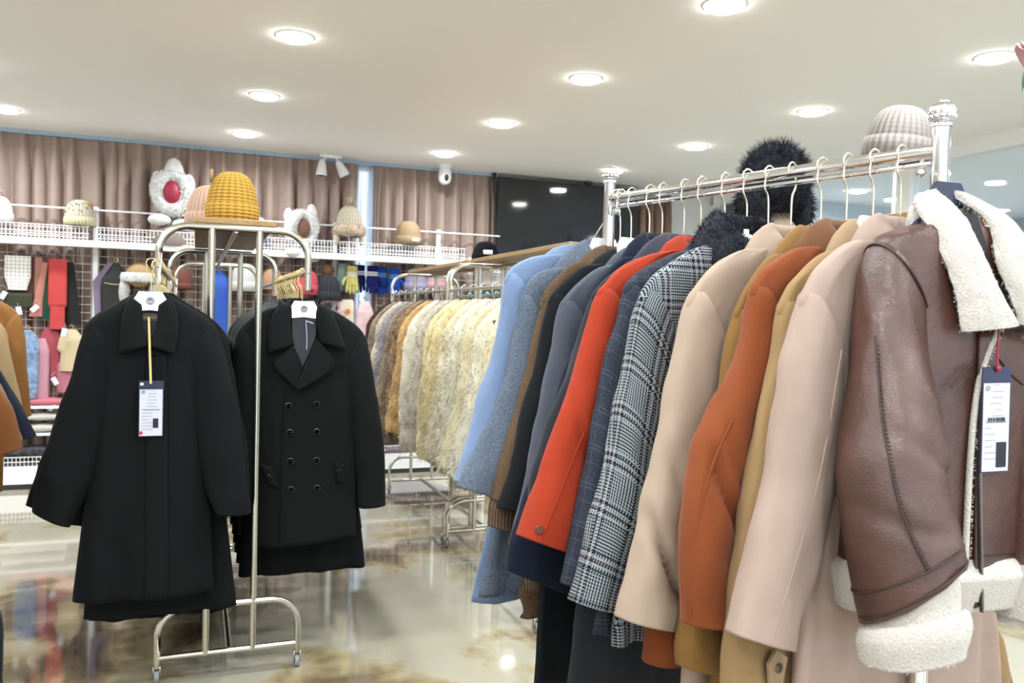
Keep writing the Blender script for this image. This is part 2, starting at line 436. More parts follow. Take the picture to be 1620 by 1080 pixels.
# ------------------------------------------------------------ curtains along the back wall
def curtain(x0, x1, y, z0, z1, m, label, pitch=.122, amp=.046, seed=1, cat='curtain', name='curtain'):
    g = np.random.default_rng(seed); n = int((x1-x0)/.008); xs = np.linspace(x0, x1, n)
    ph = np.cumsum(1+.25*np.interp(xs, np.linspace(x0, x1, 40), g.normal(0, 1, 40)))*2*PI*(xs[1]-xs[0])/pitch
    am = 1+.3*np.interp(xs, np.linspace(x0, x1, 60), g.normal(0, 1, 60))
    zs = np.concatenate([np.linspace(z1, z1-.35, 14), np.linspace(z1-.42, z0, 12)]); rows = []
    sk = np.interp(xs, np.linspace(x0, x1, 30), g.normal(0, .012, 30))
    for z in zs:
        t = min(1, (z1-z)/.3); lo = min(1, (z1-z)/(z1-z0))
        w = np.sin(ph)+.35*np.sin(2*ph+1)*(1-t)+.25*lo*np.sin(.5*ph+2)
        yy = y+amp*am*w*(.45+.55*t)
        xx = xs+sk*lo+ .012*np.cos(ph)*t
        rows.append(np.stack([xx, yy, np.full(n, z)], 1))
    b = MB(); b.grid(rows, closed=False); o = b.build(name, m); tag(o, label, cat); return o
M_curt = wool('dusty_brown_curtain', (.36, .272, .232), .05, 300, .1, .1)
curtain(-4.0, -.52, 7.115, .02, 2.62, M_curt, 'pleated dusty brown curtain on the left, behind the cream hat', seed=3)
curtain(-.62, 1.285, 7.09, .02, 2.62, M_curt, 'pleated dusty brown curtain between the white plush hood and the bright window gap', seed=4)
curtain(1.435, 2.545, 7.10, .02, 2.62, M_curt, 'pleated dusty brown curtain between the bright window gap and the television', seed=5)
curtain(4.02, 4.38, 7.10, .02, 2.62, wool('brown_curtain', (.2, .13, .1), .05, 300, .1, .1), 'narrow brown curtain right of the wall television', seed=6, pitch=.1)
curtain(1.27, 1.45, 7.17, .05, 2.60, translucent('sheer_white_fabric', (.85, .9, .98)), 'white sheer curtain glowing in the narrow window gap', seed=8, pitch=.05, amp=.012)
b = MB(); b.box((-.75, 7.10, 2.635), (6.6, .06, .028)); tag(b.build('curtain_track', plain('blue_grey_track', (.34, .45, .56), .5), smooth=False), 'blue-grey curtain track along the ceiling on the left', 'curtain rail')
b = MB(); b.box((4.2, 7.10, 2.635), (.42, .06, .028)); tag(b.build('curtain_track', MATS['blue_grey_track'], smooth=False), 'short blue-grey curtain track right of the television', 'curtain rail')

# ------------------------------------------------------------ television, cameras, cable
t = thing('television', 'large black wall television reflecting the ceiling lights', 'television', (3.25, 7.0, 2.2))
b = MB(); b.box((0, .02, 0), (1.44, .035, .83)); b.build('housing', M_black, t, smooth=False, bevel=.004)
b = MB(); b.box((0, -.001, 0), (1.42, .006, .81)); b.build('screen', plain('glossy_black_screen', (.004, .006, .010), .06, spec=.8), t, smooth=False)
b = MB(); b.box((0, .11, 0), (.4, .16, .3)); b.build('wall_bracket', M_black, t, smooth=False)
b = MB(); b.box((.18, -.0, .427), (.06, .05, .022)); b.build('webcam', M_black, t, smooth=False, bevel=.004)
b = MB(); b.tube(cr([(2.50, 7.03, 2.64), (2.50, 7.03, 2.52), (2.52, 7.03, 2.3), (2.545, 7.03, 2.0), (2.55, 7.03, 1.8)], 24), .009, 8); b.box((2.50, 7.03, 2.61), (.03, .03, .07))
tag(b.build('power_cable', M_black), 'black cable hanging from the ceiling at the left edge of the television', 'cable')
def sec_cam(x, y, label):
    t = thing('security_camera', label, 'security camera', (x, y, CEIL))
    b = MB(); b.lathe([(.055, 0), (.055, -.02), (.045, -.03), (.03, -.035)], 24); b.build('mount', M_white, t)
    b = MB(); b.lathe([(.0, -.17), (.03, -.165), (.05, -.145), (.058, -.11), (.055, -.06), (.045, -.03), (.03, -.025)], 28); b.build('housing', M_white, t)
    b = MB(); b.ball((0, -.052, -.115), .02, 16, (1, .5, 1.5)); b.build('lens', M_black, t); return t
sec_cam(2.0, 6.9, 'white rounded security camera on the ceiling above the beige ribbed hat')
t = thing('spotlight', 'white twin-head ceiling spotlight left of the bright window gap', 'spotlight', (1.03, 6.95, CEIL))
b = MB(); b.box((0, 0, -.012), (.18, .05, .024)); b.build('mount', M_white, t, bevel=.006)
for sx, tilt in ((-.07, -.05), (.07, .5)):
    b = MB(); R = np.array(Matrix.Rotation(-tilt, 3, 'Y')); pr = [(.0, .03), (.018, .03), (.03, .0), (.043, -.07), (.045, -.1), (.04, -.105)]
    b.lathe([(r, z) for r, z in pr], 24, cap=False); b.v = [v @ R.T+np.array((sx, 0, -.07)) for v in b.v]; b.tube([(sx*.6, 0, -.02), (sx, 0, -.06)], .008, 8)
    h = b.build('lamp_head', M_white, t)
    b = MB(); b.lathe([(.041, -.1), (.02, -.092), (.001, -.09)], 24); b.v = [v @ R.T+np.array((sx, 0, -.07)) for v in b.v]; b.build('reflector', M_black, h)

# ------------------------------------------------------------ wall shelving with wire grid
wt = thing('shelving_unit', 'long white wall shelf with wire basket edge and hats on it', 'shelf', (0, 6.98, 0))
for x in (-2.7, -.714, 1.087, 1.985):
    b = MB(); b.box((x, .03, 1.05), (.035, .03, 2.1)); b.build('upright_post', M_white, wt, smooth=False)
b = MB(); b.box((-.25, -.06, 1.81), (4.9, .22, .03)); b.box((-.25, -.168, 1.808), (4.9, .012, .05)); b.build('shelf_board', M_white, wt, smooth=False)
b = MB(); b.tube([(-2.7, .0, 2.075), (2.55, .0, 2.075)], .007, 8); b.build('top_rail', M_white, wt)
b = MB()
for x0, x1 in ((-2.65, -.74), (-.69, 1.07), (1.10, 2.18)):
    for z in (1.85, 1.88, 1.93): b.tube([(x0, -.165, z), (x1, -.165, z)], .0035, 5)
    for x in np.arange(x0, x1+.001, .026): b.tube([(x, -.165, 1.825), (x, -.165, 1.93)], .0028, 4, cap=False)
    for z in (1.88, 1.93): b.tube([(x0, .04, z), (x1, .04, z)], .003, 5)
b.build('wire_basket', M_white, wt)
b = MB()
for x in (2.22, 2.62): b.tube([(x, -.16, 1.72), (x, -.16, 1.86)], .008, 6)
for z in (1.74, 1.79, 1.85): b.tube([(2.22, -.16, z), (2.62, -.16, z)], .0045, 5)
for x in np.arange(2.22, 2.62, .026): b.tube([(x, -.16, 1.74), (x, -.16, 1.85)], .0028, 4, cap=False)
for z in (1.74, 1.85):
    for x in (2.22, 2.62): b.tube([(x, -.16, z), (x, .06, z)], .004, 5)
b.build('end_basket', M_white, wt)
for x0, x1, lab in ((-2.66, -.74, 'white wire grid wall panel left, holding the folded scarves'), (-.69, 1.07, 'white wire grid wall panel behind the black coats'), (1.45, 1.96, 'white wire grid wall panel behind the blue gloves'), (2.01, 2.6, 'short white wire grid wall panel above the fur coats')):
    b = MB()
    for x in np.arange(x0, x1+.001, (x1-x0)/round((x1-x0)/.062)): b.tube([(x, 7.005, .62), (x, 7.005, 1.79)], .0026, 5, cap=False)
    for z in np.arange(.62, 1.8, .0615): b.tube([(x0, 7.0, z), (x1, 7.0, z)], .0026, 5, cap=False)
    tag(b.build('grid_panel', plain('cream_wire', (.62, .58, .54), .45)), lab, 'wire grid')
bt = thing('basket_shelf', 'low white display base with wire baskets along the curtain wall', 'shelf', (0, 6.96, 0))
b = MB(); b.box((-.1, -.06, .10), (5.0, .18, .12)); b.box((-.1, -.06, .60), (5.0, .18, .02)); b.box((-.1, -.055, .40), (5.0, .17, .02)); b.build('board', M_white, bt, smooth=False)
b = MB(); b.box((-.1, -.055, .02), (4.9, .17, .04)); b.build('plinth', M_black, bt, smooth=False)
b = MB()
for z in (.165, .20, .235): b.tube([(-2.6, -.14, z), (2.4, -.14, z)], .0035, 5)
for x in np.arange(-2.6, 2.4, .026): b.tube([(x, -.14, .16), (x, -.14, .235)], .0026, 4, cap=False)
b.build('wire_basket', M_white, bt)
b = MB()
for x in (-2.6, -.8, 1.05, 2.4):
    b = MB(); b.box((x+.05, .013, .33), (.03, .02, .56)); b.build('support', M_white, bt, smooth=False)

# ------------------------------------------------------------ rolling double-sided racks
def caster(b, x, y):
    b.tube([(x, y, .085), (x, y, .058)], .009, 8)
    for s in (-.011, .011): b.box((x+s, y+.006, .045), (.003, .024, .044))
def rack(label, loc, L, board=True, rz=0, name='garment_rack'):
    t = thing(name, label, 'clothes rack', loc, rz); r = .0125
    for y in (0, L):
        b = MB(); R = .10; w = .258
        path = [(-w, y, 1.43), (-w, y, 1.645-R)]+arc((-w+R, y, 1.645-R), R, PI, PI/2, 9)+arc((w-R, y, 1.645-R), R, PI/2, 0, 9)+[(w, y, 1.43)]
        b.tube(path, r, 12)
        for x in (-.082, .082): b.tube([(x, y, .09), (x, y, 1.64)], r, 12)
        w = .245; path = [(-w, y, .075), (-w, y, .27-R)]+arc((-w+R, y, .27-R), R, PI, PI/2, 9)+arc((w-R, y, .27-R), R, PI/2, 0, 9)+[(w, y, .075)]
        b.tube(path, r, 12); b.tube([(-w, y, .095), (w, y, .095)], .011, 10)
        for x in (-.258, .258): b.ball((x, y-.0125, 1.495), .005, 8)
        b.build('end_frame', M_steel, t)
        for s in (-1, 1):
            b = MB(); caster(b, s*.245, y); c = b.build('caster', M_steel, t)
            b = MB(); b.tube([(s*.245-.008, y+.012, .026), (s*.245+.008, y+.012, .026)], .025, 20); b.build('wheel', M_rubber, c)
    for x in (-.258, .258):
        b = MB(); b.tube([(x, 0, 1.495), (x, L, 1.495)], .0105, 12); b.build('hanging_rail', M_steel, t)
    for z in (.27, .095):
        b = MB(); b.tube([(0, 0, z), (0, L, z)], .0115, 12); b.build('base_bar', M_steel, t)
    b = MB(); b.tube([(0, 0, 1.638), (0, L, 1.638)], .010, 10); b.build('top_bar', M_steel, t)
    if board:
        b = MB(); b.box((0, L/2, 1.669), (.285, L-.01, .022)); b.build('shelf_board', M_board, t, smooth=False, bevel=.003)
    return t
RX = .135
rack('champagne steel double garment rack in front, carrying the black coats', (RX, 3.16, 0), 1.34)
rack('champagne steel double garment rack directly behind the black coats', (RX, 4.56, 0), 1.3, board=False)
FX = 1.63
rack('champagne steel double garment rack with light fur coats, nearer one', (FX, 3.2, 0), 1.35)
rack('champagne steel double garment rack with brown and grey furs, farther one', (FX, 4.62, 0), 1.45)
rack('champagne steel double garment rack behind the chrome rail, under the fur hat', (2.02, 1.75, 0), 1.4)

# ------------------------------------------------------------ chrome rail on the right
RN = np.array((1.331, 1.213, 0)); RD = np.array((-.257, .966, 0)); RD /= np.linalg.norm(RD); RP = np.array((-RD[1], RD[0], 0)); RL = .905; RZ = 1.694
ct = thing('chrome_clothes_rail', 'chrome clothes rail with ball finials, full of wool coats', 'clothes rack', (RN[0], RN[1], 0), math.atan2(RP[1], RP[0]))
# local: x = left across the rail, y = towards the camera end, rail runs from y=0 to y=-RL
for y, nm in ((.02, 'near'), (-RL-.01, 'far')):
    b = MB(); b.tube([(0, y, .10), (0, y, 1.738)], .0165, 24); b.lathe([(.019, 1.738), (.0195, 1.742), (.017, 1.747), (.012, 1.75)], 24, c=(0, y, 0)); p_ = b.build('post', M_chrome, ct)
    b = MB(); b.ball((0, y, 1.768), .021, 72, fn=lambda d: .15*abs(math.cos(6*math.atan2(d[1], d[0])))*(1-d[2]**2)); 
    for k in range(12): a = 2*PI*k/12; b.ball((.021*math.cos(a), y+.021*math.sin(a), 1.757), .005, 10)
    b.build('ball_finial', M_chrome, p_)
    b = MB(); b.ball((0, y+(-.035 if y > 0 else .035), 1.655), .010, 12); b.tube([(0, y+(-.035 if y > 0 else .035), 1.69), (0, y+(-.035 if y > 0 else .035), 1.66)], .004, 8); b.build('clamp_knob', M_chrome, p_)
b = MB(); b.tube([(0, .01, RZ), (0, -RL, RZ)], .0135, 20); b.build('hanging_rail', M_chrome, ct)
b = MB(); b.tube([(0, .01, RZ-.024), (0, -RL, RZ-.024)], .006, 12); b.build('support_rod', M_chrome, ct)
for y in (.02, -RL-.01):
    b = MB(); b.tube([(-.24, y, .09), (.24, y, .09)], .014, 14); b.build('foot', M_chrome, ct)
    for s in (-.22, .22):
        b = MB(); caster(b, s, y); c = b.build('caster', M_chrome, ct)
        b = MB(); b.tube([(s-.008, y+.012, .026), (s+.008, y+.012, .026)], .025, 20); b.build('wheel', M_rubber, c)
b = MB(); b.tube([(0, .02, .12), (0, -RL, .12)], .012, 14); b.build('base_bar', M_chrome, ct)
def rail_pt(s, off=0): p = RN+RD*s; return (p[0], p[1], RZ)
RROT = math.atan2(RP[1], RP[0])
# ------------------------------------------------------------ garments
def nz(p, s=1.0, off=0.0): return noise.noise(Vector((p[0]*s+off, p[1]*s, p[2]*s)))
class Body:
    """flattened torso of a hanging garment; x across, y towards its front, z below the rail"""
    def __init__(s, shL, shR, hem, d=.036, dh=.045, folds=.010, lam=.16, seed=0, nexp=2.6, arm=.05, y0=0, curl=0):
        s.seed = seed; s.folds = folds; s.lam = lam; s.nexp = nexp; s.y0 = y0; s.curl = curl
        (s.aL, s.zL), (s.aR, s.zR) = hem
        def prof(sh, a, zh):
            sh = [(.05, sh[0][1]+.012)]+list(sh) if sh[0][0] > .06 else list(sh)
            tip = sh[-1]
            pts = sh+[(tip[0]-arm*.6, tip[1]-.08), (tip[0]-arm, tip[1]-.20), (.5*(tip[0]-arm)+.5*a, .5*(tip[1]-.2)+.5*zh), (a, zh)]
            q = cr(pts, 160); o = np.argsort(q[:, 1]); return q[o, 1], q[o, 0]
        s.L = prof(shL, s.aL, s.zL); s.R = prof(shR, -s.aR, s.zR)
        s.ztop = max(shL[0][1], shR[0][1])+.012; s.tipz = min(shL[-1][1], shR[-1][1]); s.d0 = d; s.dh = dh; s.zh = min(s.zL, s.zR)
    def wl(s, z): return float(np.interp(z, *s.L))
    def wr(s, z): return float(np.interp(z, *s.R))
    def d(s, z):
        t = (s.ztop-z)/(s.ztop-s.zh)
        return float(np.interp(t, [0, .06, .15, .35, 1], [.8*s.d0, .9*s.d0, .95*s.d0, s.d0*1.15, s.dh]))
    def fold(s, x, z):
        t = max(0, min(1, (s.tipz-.1-z)/max(.05, s.tipz-.1-s.zh)))
        return s.y0+s.folds*t*(math.sin(2*PI*x/s.lam+s.seed*1.7+.6*math.sin(3*z+s.seed))+.5*math.sin(2*PI*x/(s.lam*.57)+s.seed))
    def fy(s, x, z, side=1):
        w = s.wl(z) if x > 0 else s.wr(z); k = min(.985, abs(x)/max(w, .02))
        return side*s.d(z)*(1-k**s.nexp)**(1/s.nexp)+s.fold(x, z)
    def mesh(s, n=56, nz_=44):
        b = MB(); z_arr = np.concatenate([np.linspace(s.ztop, s.tipz, 16, endpoint=False), np.linspace(s.tipz, s.zh, nz_)])
        rings = []; q = np.linspace(0, 2*PI, n, endpoint=False); e = 2/s.nexp
        cx = np.sign(np.cos(q))*np.abs(np.cos(q))**e; sy = np.sign(np.sin(q))*np.abs(np.sin(q))**e
        for z in z_arr:
            t = (s.ztop-z)/(s.ztop-s.zh)
            row = []
            for c, sn in zip(cx, sy):
                zz = z+((s.zL-s.zh) if c > 0 else (s.zR-s.zh))*abs(c)*t
                x = c*(s.wl(z) if c > 0 else s.wr(z))
                row.append((x, sn*s.d(z)+s.fold(x, z)+.004*nz((x, sn, z), 9, s.seed), zz))
            rings.append(row)
        last = np.array(rings[-1]); ctr = last.mean(0)
        for k, up in ((.94, .004), (.90, .05)):
            rr = ctr+(last-ctr)*np.array((k, k*.8, 1)); rr[:, 2] = last[:, 2]+up; rings.append(rr)
        R = np.array(rings); U = []; V = []
        for i, row in enumerate(R):
            U.append([row[j % n][0]+(.5 if sy[j % n] < 0 else 0) for j in range(n)]+[row[0][0]]); V.append([row[j % n][2] for j in range(n+1)])
        b.grid(R, U, V); b.cap(R[-1]); return b
def sleeve_mesh(outer, inner, ht=(.036, .034, .036), y=(0, 0, 0), wr=.005, seed=0, n=28, m=44, crease=None, tilt=0, top=.9):
    o = cr(outer, m); i_ = cr(inner, m); b = MB(); rings = []; tt = np.linspace(0, 1, m)
    hts = np.interp(tt, np.linspace(0, 1, len(ht)), ht); ys = np.interp(tt, np.linspace(0, 1, len(y)), y) if len(y) < 4 else cr([(a,) for a in y], m)[:, 0]
    U = []; V = []; L = 0; prevc = None
    for k in range(m):
        c = (o[k]+i_[k])/2; e = (o[k]-i_[k])/2; t = tt[k]
        if prevc is not None: L += np.linalg.norm(c-prevc)
        prevc = c; row = []; el = np.linalg.norm(e)
        sc = 1.0 if k > 1 else (top, 1.01)[k]
        per = PI*(el+hts[k])
        for j in range(n):
            q = 2*PI*j/n; ca, sa = math.cos(q), math.sin(q)
            ca = math.copysign(abs(ca)**.9, ca); sa = math.copysign(abs(sa)**.9, sa)
            w = wr*(noise.noise(Vector((c[0]*3+ca*1.1+seed, sa*1.1+seed*.7, c[1]*7)))+.6*noise.noise(Vector((c[0]*3+ca*1.7+seed*2, sa*1.7, c[1]*16))))*min(1, t*5)
            if crease:
                for ct, amp, ph in crease:
                    w -= amp*math.exp(-((t-ct-.10*math.sin(q-ph))/.03)**2)*max(0, math.cos(q-ph))**1.5
            row.append((c[0]+e[0]*ca*sc+w*ca*e[0]/max(el, .01), ys[k]+hts[k]*sa*sc+w*sa, c[1]+e[1]*ca*sc+w*ca*e[1]/max(el, .01)+(tilt[0]+(tilt[1]-tilt[0])*t*t if tilt else 0)*sa))
        rings.append(row); U.append([per*j/n for j in range(n+1)]); V.append([L]*(n+1))
    last = np.array(rings[-1]); ctr = last.mean(0); ax = np.array((o[-1][0]-o[-3][0], 0, o[-1][1]-o[-3][1])); ax /= np.linalg.norm(ax)+1e-9
    for k, bk in ((1.0, -.004), (.93, -.002), (.88, .03)):
        rings.append(ctr+(last-ctr)*k-ax*bk); U.append(U[-1]); V.append([L+.01]*(n+1))
    b.grid(rings, U, V); b.cap(rings[-1]); b.cap(rings[0]); return b
def collar_mesh(crest=(.055, .035, -.13), fall=(.155, .055, -.185), front=.11, a0=150, base=-.165, seed=0, tipout=.0):
    cols = 44; b = MB(); rows = [[] for _ in range(8)]
    for q in np.radians(np.linspace(-a0, a0, cols)):
        f = abs(q)/math.radians(a0); drop = front*max(0, f-.35)**1.6/(.65**1.6)
        sx, sy = math.sin(q), -math.cos(q)
        def pt(rx, ry, z): return (rx*sx, ry*sy, z)
        cx, cy, cz = crest; fx, fy_, fz = fall; cz2 = cz-drop*.8; fz2 = fz-drop-tipout*f**3
        fxx = fx if f < .6 else fx*(1-.35*(f-.6)/.4); cyy = cy if sy < 0 else cy+.018; fyy = fy_ if sy < 0 else fy_+.03
        pr = [pt(cx*.92, cyy*.9, base-drop*.8), pt(cx*.95, cyy*.95, cz2-.012), pt(cx, cyy, cz2), pt(cx*1.06+.004, cyy*1.06+.003, cz2-.001), pt(cx*.7+fxx*.3+.004, cyy*.7+fyy*.3+.004, cz2*.8+fz2*.2+.002), pt(cx*.35+fxx*.65+.003, cyy*.35+fyy*.65+.003, cz2*.45+fz2*.55+.004), pt(fxx, fyy, fz2), pt(fxx-.004, fyy-.003, fz2-.003)]
        for r_, p in zip(rows, pr): r_.append(p)
    P = np.array(rows); U = [list(P[i][:, 0]) for i in range(8)]; V = [list(P[i][:, 2]-P[i][:, 1]) for i in range(8)]
    U = [u+[u[-1]] for u in U]; V = [v+[v[-1]] for v in V]
    b.grid(P, U, V, closed=False); return b
def patch(body, left, right, off=.006, m=14, n=10, z0=0, extra=None, z_off=None):
    """panel lying on the front of a body between two polylines (x, z)"""
    a = cr(left, m); c = cr(right, m); P = []
    for i in range(m):
        row = []
        for j in range(n):
            p = a[i]+(c[i]-a[i])*j/(n-1); e = extra(i/(m-1), j/(n-1)) if extra else 0
            row.append((p[0], body.fy(p[0], p[1])+off+e, p[1]))
        P.append(row)
    P = np.array(P); U = [list(r_[:, 0])+[0] for r_ in P]; V = [list(r_[:, 2])+[0] for r_ in P]
    b = MB(); b.grid(P, U, V, closed=False); return b
def hook_mesh(drop=.12, side=1, R=.0175, kink=.02):
    b = MB(); p = arc((0, 0, .0), R, math.radians(200), math.radians(-40), 16)
    p = [(x*side, y, z+.004) for x, y, z in p]+[(side*kink*.75, 0, -.032), (side*.002, 0, -.058), (0, 0, -drop)]
    b.tube(cr(p, 44), .0021, 8); return b
def plate_mesh(z=-.11, w=.05, h=.066, th=.006, y=0):
    pts = [(-w*.72, z), (w*.72, z), (w, z-h*.38), (w*.88, z-h), (0, z-h*.93), (-w*.88, z-h), (-w, z-h*.38)]
    b = MB(); n = len(pts); V = [(x, y-th, zz) for x, zz in pts]+[(x, y+th, zz) for x, zz in pts]
    b.add(V, [list(range(n))[::-1], list(range(n, 2*n))]+[[i, (i+1) % n, n+(i+1) % n, n+i] for i in range(n)]); return b
def hanger(label, loc, rz, drop=.12, metal=None, m_arm=None, plate=True, side=1, tilt=0, group=None, arm=.17, emblem=False, y=0, armdrop=.075, py=0, lean=None, pw=.05):
    t = thing('coat_hanger', label, 'hanger', loc, rz, group)
    hk = hook_mesh(drop, side)
    if lean:
        for v in hk.v: k = np.clip((v[:, 2]+drop)/drop, 0, 1.6); v[:, 0] += lean[0]*k; v[:, 1] += lean[1]*k
    hk.build('hook', metal or M_pale_gold, t)
    b = MB()
    if plate: b = plate_mesh(-drop+.008, pw, pw*1.32, y=py)
    if py: b.box((0, py/2, -drop-.02), (.02, py, .03))
    else: b.box((0, 0, -drop-.04), (.012, .008, .02))
    for s in (-1, 1): b.tube(cr([(s*.01, y, -drop-.048), (s*.07, y, -drop-.078), (s*arm, y, -drop-armdrop-.045)], 14), .008, 10)
    a = b.build('shoulder_bar', m_arm or M_plate, t, smooth=False, bevel=.0015)
    if emblem:
        e = MB(); zc = -drop-.022
        e.tube([(0, py+.0062, zc), (0, py+.0078, zc)], .0125, 28)
        e.build('emblem', M_navyplastic, a)
        e = MB()
        e.tube([(.0098*math.cos(q), py+.0085, zc+.0098*math.sin(q)) for q in np.linspace(0, 2*PI, 29)], .0007, 5)
        for x, h in ((-.005, .003), (0, .006), (.005, .003)): e.tube([(x, py+.0082, zc-.004), (x*1.1, py+.0082, zc+h)], .0011, 6)
        e.tube([(-.006, py+.0082, zc-.005), (.006, py+.0082, zc-.005)], .001, 6)
        e.build('emblem_mark', M_plate, a)
    return t
SH = [(.17, -.19), (.262, -.232), (.305, -.272), (.322, -.31)]
def coat(name, label, cat, loc, rz, mats, shL=SH, shR=None, outL=None, inL=None, outR=None, inR=None, hem=None, d=.030, dh=.04, folds=.010, seed=0, ht=(.034, .036, .036), yL=(0, .004, .008), collar=None, group=None, wr=.008, crease=None, w0=.135, w1=.125, lam=.16, sleeves='LR', arm=.05, nexp=2.6, seam=None):
    t = thing(name, label, cat, loc, rz, group)
    m_body = mats[0]; m_sl = mats[1] if len(mats) > 1 else mats[0]; m_co = mats[2] if len(mats) > 2 else mats[0]
    shR = shR or shL
    B = Body(shL, shR, hem, d, dh, folds, lam, seed, nexp, arm); t['_b'] = 0; del t['_b']
    B.mesh().build('body', m_body, t)
    for sgn, sh, out, inn in ((1, shL, outL, inL), (-1, shR, outR or outL, inR or inL)):
        if ('L' if sgn > 0 else 'R') not in sleeves: continue
        tip = sh[-1]; out_ = [sh[-2], tip]+list(out)
        if inn is None:
            e = out[-1]; inn_ = [(tip[0]-w0*.9, tip[1]-.12), (tip[0]-w0*.8+.35*(e[0]-tip[0]), tip[1]-.10+.45*(e[1]-tip[1])), (e[0]-w1, e[1]-.035)]
        else: inn_ = [(tip[0]-w0*.9, tip[1]-.12)]+list(inn)
        o2 = [(sgn*a, z) for a, z in out_]; i2 = [(sgn*a, z) for a, z in inn_]
        sleeve_mesh(o2, i2, ht, yL, wr, seed+sgn*3, crease=crease if sgn > 0 else None).build('sleeve', m_sl, t)
        if seam and sgn > 0:
            q0, q1, t0, t1 = seam; mm = 44; oc, ic = cr(o2, mm), cr(i2, mm); tt = np.linspace(0, 1, mm); pth = []
            for tq in np.linspace(t0, t1, 40):
                oo = np.array([np.interp(tq, tt, oc[:, k]) for k in (0, 1)]); ii = np.array([np.interp(tq, tt, ic[:, k]) for k in (0, 1)]); cc, ee = (oo+ii)/2, (oo-ii)/2; q = q0+(q1-q0)*(tq-t0)/(t1-t0)
                h_ = np.interp(tq, np.linspace(0, 1, len(ht)), ht)+.001; y_ = np.interp(tq, np.linspace(0, 1, len(yL)), yL); kx = 1+.001/np.linalg.norm(ee)
                pth.append((cc[0]+ee[0]*math.copysign(abs(math.cos(q))**.9, math.cos(q))*kx, y_+h_*abs(math.sin(q))**.9, cc[1]+ee[1]*math.cos(q)*kx))
            b = MB(); b.tube(pth, .0019, 6); b.build('sleeve_seam', m_sl, t)
    if collar is not None: collar_mesh(**collar).build('collar', m_co, t, solid=.005)
    return t, B

# colours of the coats on the chrome rail
W_pink = wool('pale_rose_wool', srgb(218, 190, 174), .04, 900, .15, .2)
W_pinkB = wool('pale_beige_rose_wool', srgb(220, 194, 172), .04, 900, .15, .2)
W_tan = wool('tan_wool', srgb(196, 160, 112), .05, 900, .2)
W_tan2 = wool('light_tan_collar_wool', srgb(206, 176, 138), .05, 900, .2)
W_rust = wool('rust_orange_wool', srgb(168, 88, 46), .06, 900, .2)
W_brown = wool('brown_rust_wool', srgb(150, 100, 68), .06, 900, .2)
W_olive = wool('olive_camel_wool', srgb(172, 128, 70), .06, 800, .2)
W_red = wool('red_orange_wool', srgb(206, 72, 40), .05, 900, .2, .15)
W_char = wool('charcoal_wool', srgb(52, 56, 64), .2, 700)
W_purple = wool('purple_grey_wool', srgb(78, 76, 92), .15, 700)
W_navy = wool('navy_wool', srgb(30, 38, 60), .12, 800, .2, .1)
W_slate = wool('slate_grey_wool', srgb(98, 104, 118), .12, 700)
W_black = wool('black_wool', srgb(26, 29, 34), .15, 800, .2, .06)
W_grey = wool('grey_blue_boucle', srgb(108, 122, 142), .25, 420, .6, .2, mottling=(170, srgb(160, 172, 186), .5))
W_blue = wool('light_blue_wool', srgb(146, 172, 214), .10, 380, .4, .4, mottling=(90, srgb(158, 180, 218), .35))
W_glen = plaid_glen(); W_dplaid = plaid_dark()
W_tweed = tweed('brown_tweed', srgb(70, 52, 36), srgb(150, 116, 78), 260)
W_rib = tweed('brown_ribbed_knit', srgb(74, 56, 42), srgb(150, 120, 92), 110)
def col(z=-.122, fz=-.178, fx=.150, cx=.052, **k): return dict(crest=(cx, .030, z), fall=(fx, .046, fz), base=z-.035, **k)
def on_rail(s): return rail_pt(s)
R_GROUP = None
RC = {}
def rc(key, s, name, label, mats, **k):
    RC[key] = coat(name, label, 'coat', on_rail(s), RROT, mats, group=None, **k); return RC[key]
rc('pinkA', .056, 'wool_coat', 'long pale rose wool coat right behind the brown leather jacket', [W_pink],
   shL=[(.165, -.183), (.262, -.232), (.302, -.272), (.322, -.312)], outL=[(.355, -.40), (.385, -.55), (.43, -.711), (.482, -.862)], inL=[(.215, -.60), (.262, -.75), (.335, -.915)],
   hem=((.31, -1.27), (-.56, -1.27)), collar=col(-.118, -.178, .152), seed=1, ht=(.036, .046, .046), d=.034, folds=.012, seam=(1.75, 1.15, .04, 1.0))
rc('tan', .114, 'trench_coat', 'tan trench coat squeezed between the rose coat and the rust coat', [W_tan, W_tan, W_tan2],
   shL=[(.16, -.20), (.255, -.255), (.285, -.285), (.300, -.325)], outL=[(.313, -.40), (.358, -.549), (.40, -.729), (.425, -.90), (.428, -.985)], inL=[(.20, -.60), (.25, -.80), (.285, -1.02)],
   hem=((.33, -1.26), (-.74, -1.26)), collar=col(-.125, -.20, .150), seed=2)
rc('rust', .174, 'wool_coat', 'rust orange wool coat with a brown turned-down collar', [W_rust, W_rust, W_brown],
   shL=[(.160, -.188), (.255, -.228), (.290, -.258), (.306, -.292)], outL=[(.338, -.402), (.405, -.507), (.449, -.586), (.478, -.71), (.472, -.885)], inL=[(.235, -.50), (.315, -.62), (.335, -.74), (.335, -.91)],
   hem=((.31, -1.18), (-.32, -1.18)), collar=col(-.118, -.178, .158), seed=3, crease=[(.60, .026, 1.35), (.48, .010, 1.2)], seam=(1.15, .25, .04, .98), ht=(.034, .044, .04))
rc('olive', .235, 'wool_coat', 'olive camel wool coat half hidden behind the rust coat', [W_olive],
   shL=[(.16, -.20), (.235, -.262), (.262, -.30), (.275, -.335)], outL=[(.298, -.405), (.352, -.66), (.408, -.93), (.408, -1.0)], inL=[(.20, -.60), (.26, -.85), (.30, -1.03)],
   hem=((.30, -1.10), (-.31, -1.10)), collar=col(-.128, -.215, .165), seed=4)
